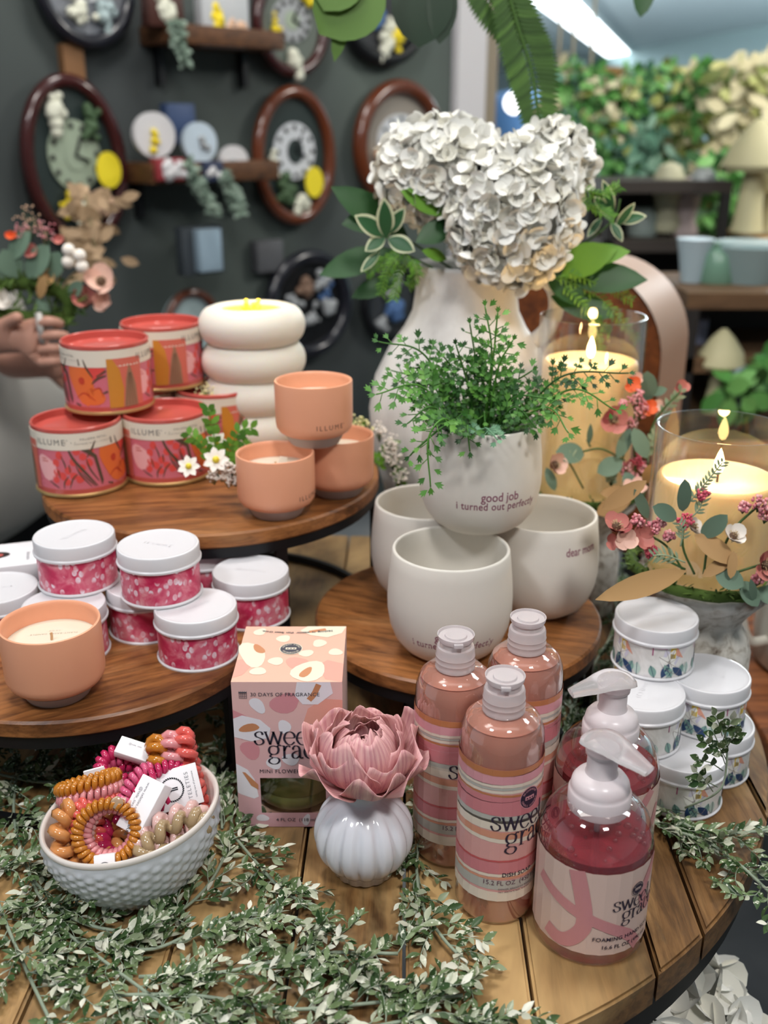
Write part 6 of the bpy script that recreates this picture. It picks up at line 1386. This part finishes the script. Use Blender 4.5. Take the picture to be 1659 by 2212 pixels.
# dark shelving unit in front of the rack
YS = 3.5
def shelfunit(x0, x1, ytop, ybots, Y, label, mboard, items):
    a_ = atY(x0, ytop, Y); b_ = atY(x1, ytop, Y); t = thing('display_shelving', label, 'shelving', (a_.x, Y, FLOORZ)); o = V(t.location); W_ = b_.x-a_.x
    dk = mat('shelving_dark', '#232221', .6)
    for i, yy in enumerate([ytop]+ybots):
        z = atY(x0, yy, Y).z-FLOORZ; mb = MB(); mb.box((0, -.18, z-.018), (W_, .18, z+.018), mboard); mb.build('shelf_board', t)
    for x in (0, W_-.03):
        for y in (-.18, .15): mb = MB(); mb.box((x, y, 0), (x+.03, y+.03, a_.z-FLOORZ-.018), dk); mb.build('upright', t)
    mb = MB(); mb.box((0, .181, 0), (W_, .2, a_.z-FLOORZ-.01), dk); mb.build('back_panel', t); return t
shelfunit(1290, 1545, 398, [520, 700, 900], YS, 'dark metal display shelving standing under the greenery', mat('shelving_board_dark', '#3a332e', .6), None)
shelfunit(1440, 1820, 625, [755, 870], 2.45, 'low display shelving with brown boards at the right edge', woodmat('low_shelf_wood', '#3c2a1c', '#6e543a', '#8a6c4c', 'X', 4, .6, False), None)
def blobthing(name, label, cat, px, py, Y, prof, m, sc=1):
    t = thing(name, label, cat, atY(px, py, Y)); mb = MB(); mb.lathe([(r_*sc, z*sc) for r_, z in prof], m, 28); mb.build('body', t); return t
BUST = [(0, 0), (.05, 0), (.06, .03), (.04, .08), (.055, .14), (.06, .19), (.04, .235), (0, .25)]; JAR = [(0, 0), (.045, 0), (.055, .02), (.055, .09), (.035, .11), (.038, .12), (0, .12)]; CONE = [(0, 0), (.06, 0), (.075, .05), (.09, .10), (.08, .11), (0, .11)]
for nm, lab, cat, px, py, Y, pr, m, s_ in [('white_vase', 'cream round-topped vase on the dark shelving', 'vase', 1435, 500, YS, BUST, mat('bg_cream', '#b9b79a', .5), .9), ('white_vase', 'pale pink vase right of the cream one on the dark shelving', 'vase', 1475, 515, YS, BUST, mat('bg_pinkish', '#b8a8a6', .5), .8), ('glass_globe', 'small silvery globe hanging over the dark shelving', 'ornament', 1515, 420, YS-.1, JAR, mat('bg_silver', '#9aa0a0', .3), .7), ('grey_jar', 'grey-green glass jar at the left of the middle shelf board', 'jar', 1385, 519, YS, JAR, mat('bg_jar', '#93a09a', .4), .9),
        ('glass_bowl', 'pale blue-grey glass bowl on the low shelving', 'bowl', 1610, 622, 2.45, CONE, mat('bg_glass', '#8aa0a2', .25), 1.0), ('glass_jar', 'green-tinted glass jar left of the glass bowl', 'jar', 1545, 622, 2.45, JAR, mat('bg_glass2', '#6f9480', .25), .9), ('white_cup', 'tall pale blue-white tapered cup right of the arched clock', 'cup', 1492, 622, 2.45, [(0, 0), (.03, 0), (.045, .10), (.055, .145), (0, .145)], mat('bg_cup', '#a9bcc4', .4), .8), ('white_cup', 'small pale lilac cup below the tapered one', 'cup', 1497, 752, 2.45, [(0, 0), (.032, 0), (.038, .03), (.038, .09), (0, .09)], mat('bg_lilac', '#8d94ae', .4), .8),
        ('blue_pot', 'pale blue pot at the right edge beside green leaves', 'pot', 1610, 872, 2.3, CONE, mat('bg_bluepot', '#6d7f88', .5), .9)]: blobthing(nm, lab, cat, px, py, Y, pr, m, s_)
MUSH = mat('cream_mushroom', '#c2bc95', .6)
def mushroom(px, py, Y, sc, label):
    t = thing('mushroom_ornament', label, 'ornament', atY(px, py, Y)); mb = MB(); mb.lathe([(0, 0), (.05*sc, 0), (.045*sc, .02*sc), (.03*sc, .14*sc), (.025*sc, .19*sc), (0, .19*sc)], MUSH, 28); mb.build('stalk', t)
    mb = MB(); mb.lathe([(0, .17*sc), (.085*sc, .175*sc), (.095*sc, .19*sc), (.08*sc, .235*sc), (.04*sc, .29*sc), (.01*sc, .32*sc), (0, .322*sc)], MUSH, 32); mb.build('cap', t)
mushroom(1612, 500, 3.3, 1.05, 'cream mushroom ornament on the board at the right edge, upper one'); mushroom(1655, 500, 3.4, .7, 'cream mushroom ornament cut off by the right edge'); mushroom(1543, 890, 2.3, .62, 'cream mushroom ornament lower down, left of green leaves')
t = thing('tan_board_table', 'tan wooden display table under the upper mushroom ornament', 'table', (atY(1540, 505, 3.4).x+.075, 3.4, FLOORZ)); zt = atY(1540, 503, 3.4).z-FLOORZ
mb = MB(); mb.box((0, -.25, zt-.05), (1.1, .3, zt-.002), WDB); mb.build('tabletop', t); mb = MB(); mb.box((.05, -.2, 0), (1.05, .25, zt-.05), mat('shelving_dark', '#232221', .6)); mb.build('cabinet', t)
clump('pale cream and green bushy display at the right edge above the mushroom', atY(1640, 270, 4.2), (.20, .1, .22), 260, [G4, G4, G3], .09, 40, 'leafy_display'); clump('green leaves at the right edge near the lower mushroom', atY(1630, 825, 2.2), (.07, .05, .03), 40, [G1], .07, 41, 'leafy_display'); clump('green bush between shelving and mushroom', atY(1560, 430, 3.6), (.07, .06, .14), 90, [G1], .07, 42, 'leafy_display')
# blue vehicle-like bin and lamp far off between post and fern
t = thing('blue_canopy', 'blue rounded canopy far away beside the white post', 'canopy', atY(1120, 300, 9)); mb = MB(); mb.lathe([(0, -.5), (.42, -.5), (.45, -.1), (.38, .22), (.2, .36), (0, .4)], mat('far_blue', '#4a6f9a', .5), 32); mb.build('canopy', t)
t = thing('globe_lamp', 'round glowing white lamp far away just left of the fern frond', 'lamp', atY(1112, 222, 6)); mb = MB(); mb.ball((0, 0, 0), .06, mat('lamp_globe', '#ffffff', .5, emit='#ffffff', es=3), 20); mb.build('globe', t); mb = MB(); mb.tube([(0, 0, .06), (0, 0, CEILZ-t.location.z)], .005, BLACK, 6); mb.build('cord', t)
for k, px in enumerate((1205, 1235, 1275)):
    q = atY(px, 160, YG-.1); t = thing('suspension_wire', ['leftmost of three thin cords holding the greenery rack', 'middle of three thin cords holding the greenery rack', 'rightmost of three thin cords holding the greenery rack'][k], 'cord', q); mb = MB(); mb.tube([(0, 0, 0), (0, 0, CEILZ-q.z)], .006, mat('cord_tan', '#a59a80', .7), 6); mb.build('wire', t)

# ------------------------------------------------------------------ person at the left holding a flower wreath
def skin_obj(name, verts, edges, radii, m, parent, sub=2):
    me = bpy.data.meshes.new(name); me.from_pydata([tuple(v) for v in verts], edges, []); o = bpy.data.objects.new(name, me); scene.collection.objects.link(o)
    o.modifiers.new('skin', 'SKIN'); me.skin_vertices.new() if not me.skin_vertices else None
    for i, r_ in enumerate(radii): me.skin_vertices[0].data[i].radius = (r_, r_) if not isinstance(r_, tuple) else r_
    me.skin_vertices[0].data[0].use_root = True; me.materials.append(m)
    s_ = o.modifiers.new('sub', 'SUBSURF'); s_.levels = s_.render_levels = sub
    for p_ in me.polygons: p_.use_smooth = True
    o.modifiers['skin'].use_smooth_shade = True; o.parent = parent; return o
SKIN = mat('skin', '#b98a78', .5, sss=.15); SHIRT = mat('grey_shirt', '#a19d97', .85); TEALP = mat('teal_trousers', '#1f4a52', .8); HAIR = mat('brown_hair', '#3a2a20', .6)
per = thing('person', 'person in a loose grey shirt and teal trousers, both hands holding a flower wreath', 'person', (-.96, 1.86, FLOORZ))
O = V(per.location); fl_ = -FLOORZ
def W(x, y, z): return V((x, y, z))-O
wr = [atY(52, 745, 1.50), atY(60, 775, 1.56)]
V_ = []; E_ = []; Rd = []
def add(p_, r_, par=None):
    V_.append(p_); Rd.append(r_); i = len(V_)-1
    if par is not None: E_.append((par, i))
    return i
pel = add(V((0, 0, .92)), .14); sp_ = add(V((0, 0, 1.12)), .13, pel); ch = add(V((0, 0, 1.32)), .14, sp_); nk_ = add(V((.01, -.01, 1.47)), .055, ch); hd0 = add(V((.03, -.02, 1.56)), .078, nk_); hd1 = add(V((.035, -.025, 1.66)), .085, hd0)
for s_ in (-1, 1):
    hp_ = add(V((0, .09*s_, .86)), .10, pel); kn = add(V((.01, .10*s_, .48)), .062, hp_); ak = add(V((0, .10*s_, .09)), .040, kn); add(V((.13, .11*s_, .04)), .035, ak)
hands = []
for s_, el, wrp in ((-1, V((.14, -.24, 1.06)), atY(-45, 735, 1.50)-O), (1, V((.16, .10, 1.06)), atY(20, 790, 1.62)-O)):
    sh = add(V((.02, .17*s_, 1.40)), .062, ch); e_ = add(el, .042, sh); w_ = add(wrp, .026, e_); hands.append((w_, wrp, s_))
for w_, wp, s_ in hands:
    pm = add(wp+V((.045, -.010, .005)), .026, w_); pm2 = add(wp+V((.080, -.015, .010)), .024, pm)
    for k in range(4):
        f0 = add(wp+V((.095, -.020+.0, .030-.020*k)), .0095, pm2); f1 = add(wp+V((.125-.004*abs(k-1), -.028, .034-.020*k)), .0088, f0); add(wp+V((.142-.006*abs(k-1), -.014, .026-.018*k)), .0075, f1)
    t0 = add(wp+V((.055, -.030, .030)), .011, pm); add(wp+V((.085, -.045, .045)), .009, t0)
skin_obj('body', V_, E_, Rd, SKIN, per)
mb = MB(); prof = [(.215, .61), (.255, .66), (.285, .80), (.265, 1.0), (.215, 1.16), (.20, 1.30), (.165, 1.42), (.075, 1.475)]
mb.lathe(prof, SHIRT, 48, fn=lambda t_, z, r_: .02*sin(3*t_+z*9)+(.11*max(0, cos(t_))*max(0, 1-abs(z-.80)/.28)), M=Matrix.Translation((.0, 0, 0)) @ Matrix.Scale(1, 4)); o_ = mb.build('shirt', per, None); o_.modifiers.new('s', 'SOLIDIFY').thickness = .006
for s_, idx in ((-1, 0), (1, 1)):
    el = (V((.14, -.24, 1.06)), V((.16, .10, 1.06)))[idx]; mb = MB(); mb.tube(catmull([V((.02, .16*s_, 1.40)), V((.06, .19*s_, 1.24)), el, el+(hands[idx][1]-el)*.35], 6), [.085]*4+[.075]*15, SHIRT, 16); mb.build('sleeve', per, None)
for s_ in (-1, 1): mb = MB(); mb.tube(catmull([V((0, .07*s_, .90)), V((.0, .095*s_, .70)), V((.01, .10*s_, .48)), V((0, .10*s_, .10))], 6), [.135, .13, .125, .12, .115, .11]+[.10]*13, TEALP, 18); mb.build('trouser_leg', per, None)
mb = MB(); mb.ball((.020, -.015, 1.650), (.102, .098, .125), HAIR, 24); mb.build('hair', per, None)
mb = MB(); mb.ball((.125, -.055, 1.645), (.012, .012, .008), mat('eye_white', '#e8e4e0', .3), 10); mb.ball((.130, .005, 1.645), (.012, .012, .008), mat('eye_white', '#e8e4e0', .3), 10); mb.ball((.136, -.024, 1.615), (.016, .012, .020), SKIN, 10); mb.ball((.122, -.022, 1.575), (.010, .022, .006), mat('lips', '#9a5a52', .5), 10); mb.build('face', per, None)
# the wreath in the hands
wc = atY(60, 640, 1.50); t = thing('held_wreath', 'flower wreath with sage leaves and pink blooms held by the person', 'wreath', wc); o = V(wc)
def hp2(px, py, Y=1.50): return atY(px, py, Y)
mb = MB(); P = [hp2(x, y)-o for x, y in [(-120, 620), (-20, 610), (60, 612), (120, 625), (150, 655), (140, 685), (90, 690), (0, 680), (-100, 690), (-160, 660)]]; mb.tube(catmull(P+[P[0]], 5)[:-1], .011, MOSS, 8, closed=True); R = random.Random(4)
for k in range(260):
    p_ = R.choice(P)+V((R.gauss(0, .02), R.gauss(0, .012), R.gauss(0, .008))); leaf(mb, p_, p_+V((R.gauss(0, 1), R.gauss(0, 1), R.gauss(0, 1))).normalized()*.025, .002, MOSS2, (0, -1, 0), 0, .1, 3)
mb.build('moss_hoop', t, None)
for a_, b_, w_ in [((40, 600), (5, 540), 26), ((60, 600), (100, 530), 26), ((20, 560), (60, 500), 20), ((110, 600), (125, 545), 22), ((20, 600), (0, 575), 18), ((150, 640), (175, 610), 16), ((85, 640), (100, 690), 14)]: rl(t, o, a_, b_, 1.49, w_, SAGE, shape=.6)
for x, y, r_, m in [(60, 475, .022, PKF), (95, 497, .018, PKB), (45, 500, .014, PKB)]: cluster(t, o, x, y, 1.49, r_, m, 40)
for x, y, m, r_ in [(220, 610, BLUSH, .030), (185, 650, ROSE, .026), (225, 655, BLUSH, .022), (105, 605, BRN, .018), (70, 545, ROSE, .014), (25, 512, ORPT, .012), (5, 650, WPT, .022), (130, 520, ROSE, .012)]: blossom(t, o, x, y, 1.49, r_, m, 5, seedc=r_ > .024)
for x, y in [(148, 540), (172, 552), (147, 566), (177, 576)]: mb = MB(); mb.ball(hp2(x, y, 1.48)-o, .0095, WPT, 12); mb.build('white_berry', t, None)
for pts in ([(120, 630), (130, 590), (150, 560)], [(80, 620), (60, 560), (60, 490)], [(130, 630), (150, 600), (175, 580)], [(60, 610), (90, 560), (100, 500)]): twig(t, o, pts, 1.495, .002, mat('tan_twig', '#8a7a5a', .7))
rl(t, o, (85, 645), (95, 595), 1.48, 12, BRN, shape=.6)
mb = MB(); mb.add([hp2(75, 675, 1.47)-o, hp2(90, 675, 1.47)-o, hp2(98, 745, 1.47)-o, hp2(86, 740, 1.47)-o], [(0, 1, 2, 3)], mat('ribbon_white', '#c9c4be', .5)); o_ = mb.build('ribbon', t, None); o_.modifiers.new('s', 'SOLIDIFY').thickness = .001
t = thing('dried_spray', 'tan dried spray of leaves hanging in front of the cherry clock', 'foliage', atY(195, 500, 2.0)); o = V(t.location); mb = MB(); R = random.Random(6)
mb.tube([atY(185, 420, 2.0)-o, atY(200, 500, 2.0)-o, atY(215, 600, 2.0)-o], .004, mat('tan_twig', '#8a7a5a', .7), 6)
for k in range(60): x = R.gauss(195, 22); y = R.uniform(420, 600); p_ = atY(x, y, 2.0)-o; leaf(mb, p_, p_+V((R.gauss(0, 1), R.gauss(0, .4), R.gauss(0, 1))).normalized()*.04, .010, leafmat('tan_dry_leaf', [(0, '#8d7456'), (1, '#c2a585')], .7), (0, -1, 0), .1, .1, 4, .6)
mb.build('dried_leaves', t, None)
# grey counter behind on the left
t = thing('grey_counter', 'grey-beige counter behind the coral tins at the left', 'counter', (-1.05, 2.32, FLOORZ)); q = atY(90, 850, 2.15); zt = q.z-FLOORZ
mb = MB(); mb.box((-.26, -.14, zt-.05), (.46, .06, zt), mat('counter_top', '#8f867a', .6), bevel=.004); mb.build('counter_top', t); mb = MB(); mb.box((-.24, -.12, 0), (.42, .04, zt-.05), mat('counter_base', '#1d1b1c', .7)); mb.build('counter_base', t)
t = thing('red_bottle', 'small red bottle standing on the grey counter beside the shirt', 'bottle', atY(37, 858, 2.1)); mb = MB(); mb.lathe([(0, 0), (.012, 0), (.013, .03), (.006, .04), (.006, .05), (0, .05)], mat('bottle_red', '#a8243c', .3), 16); mb.build('body', t)
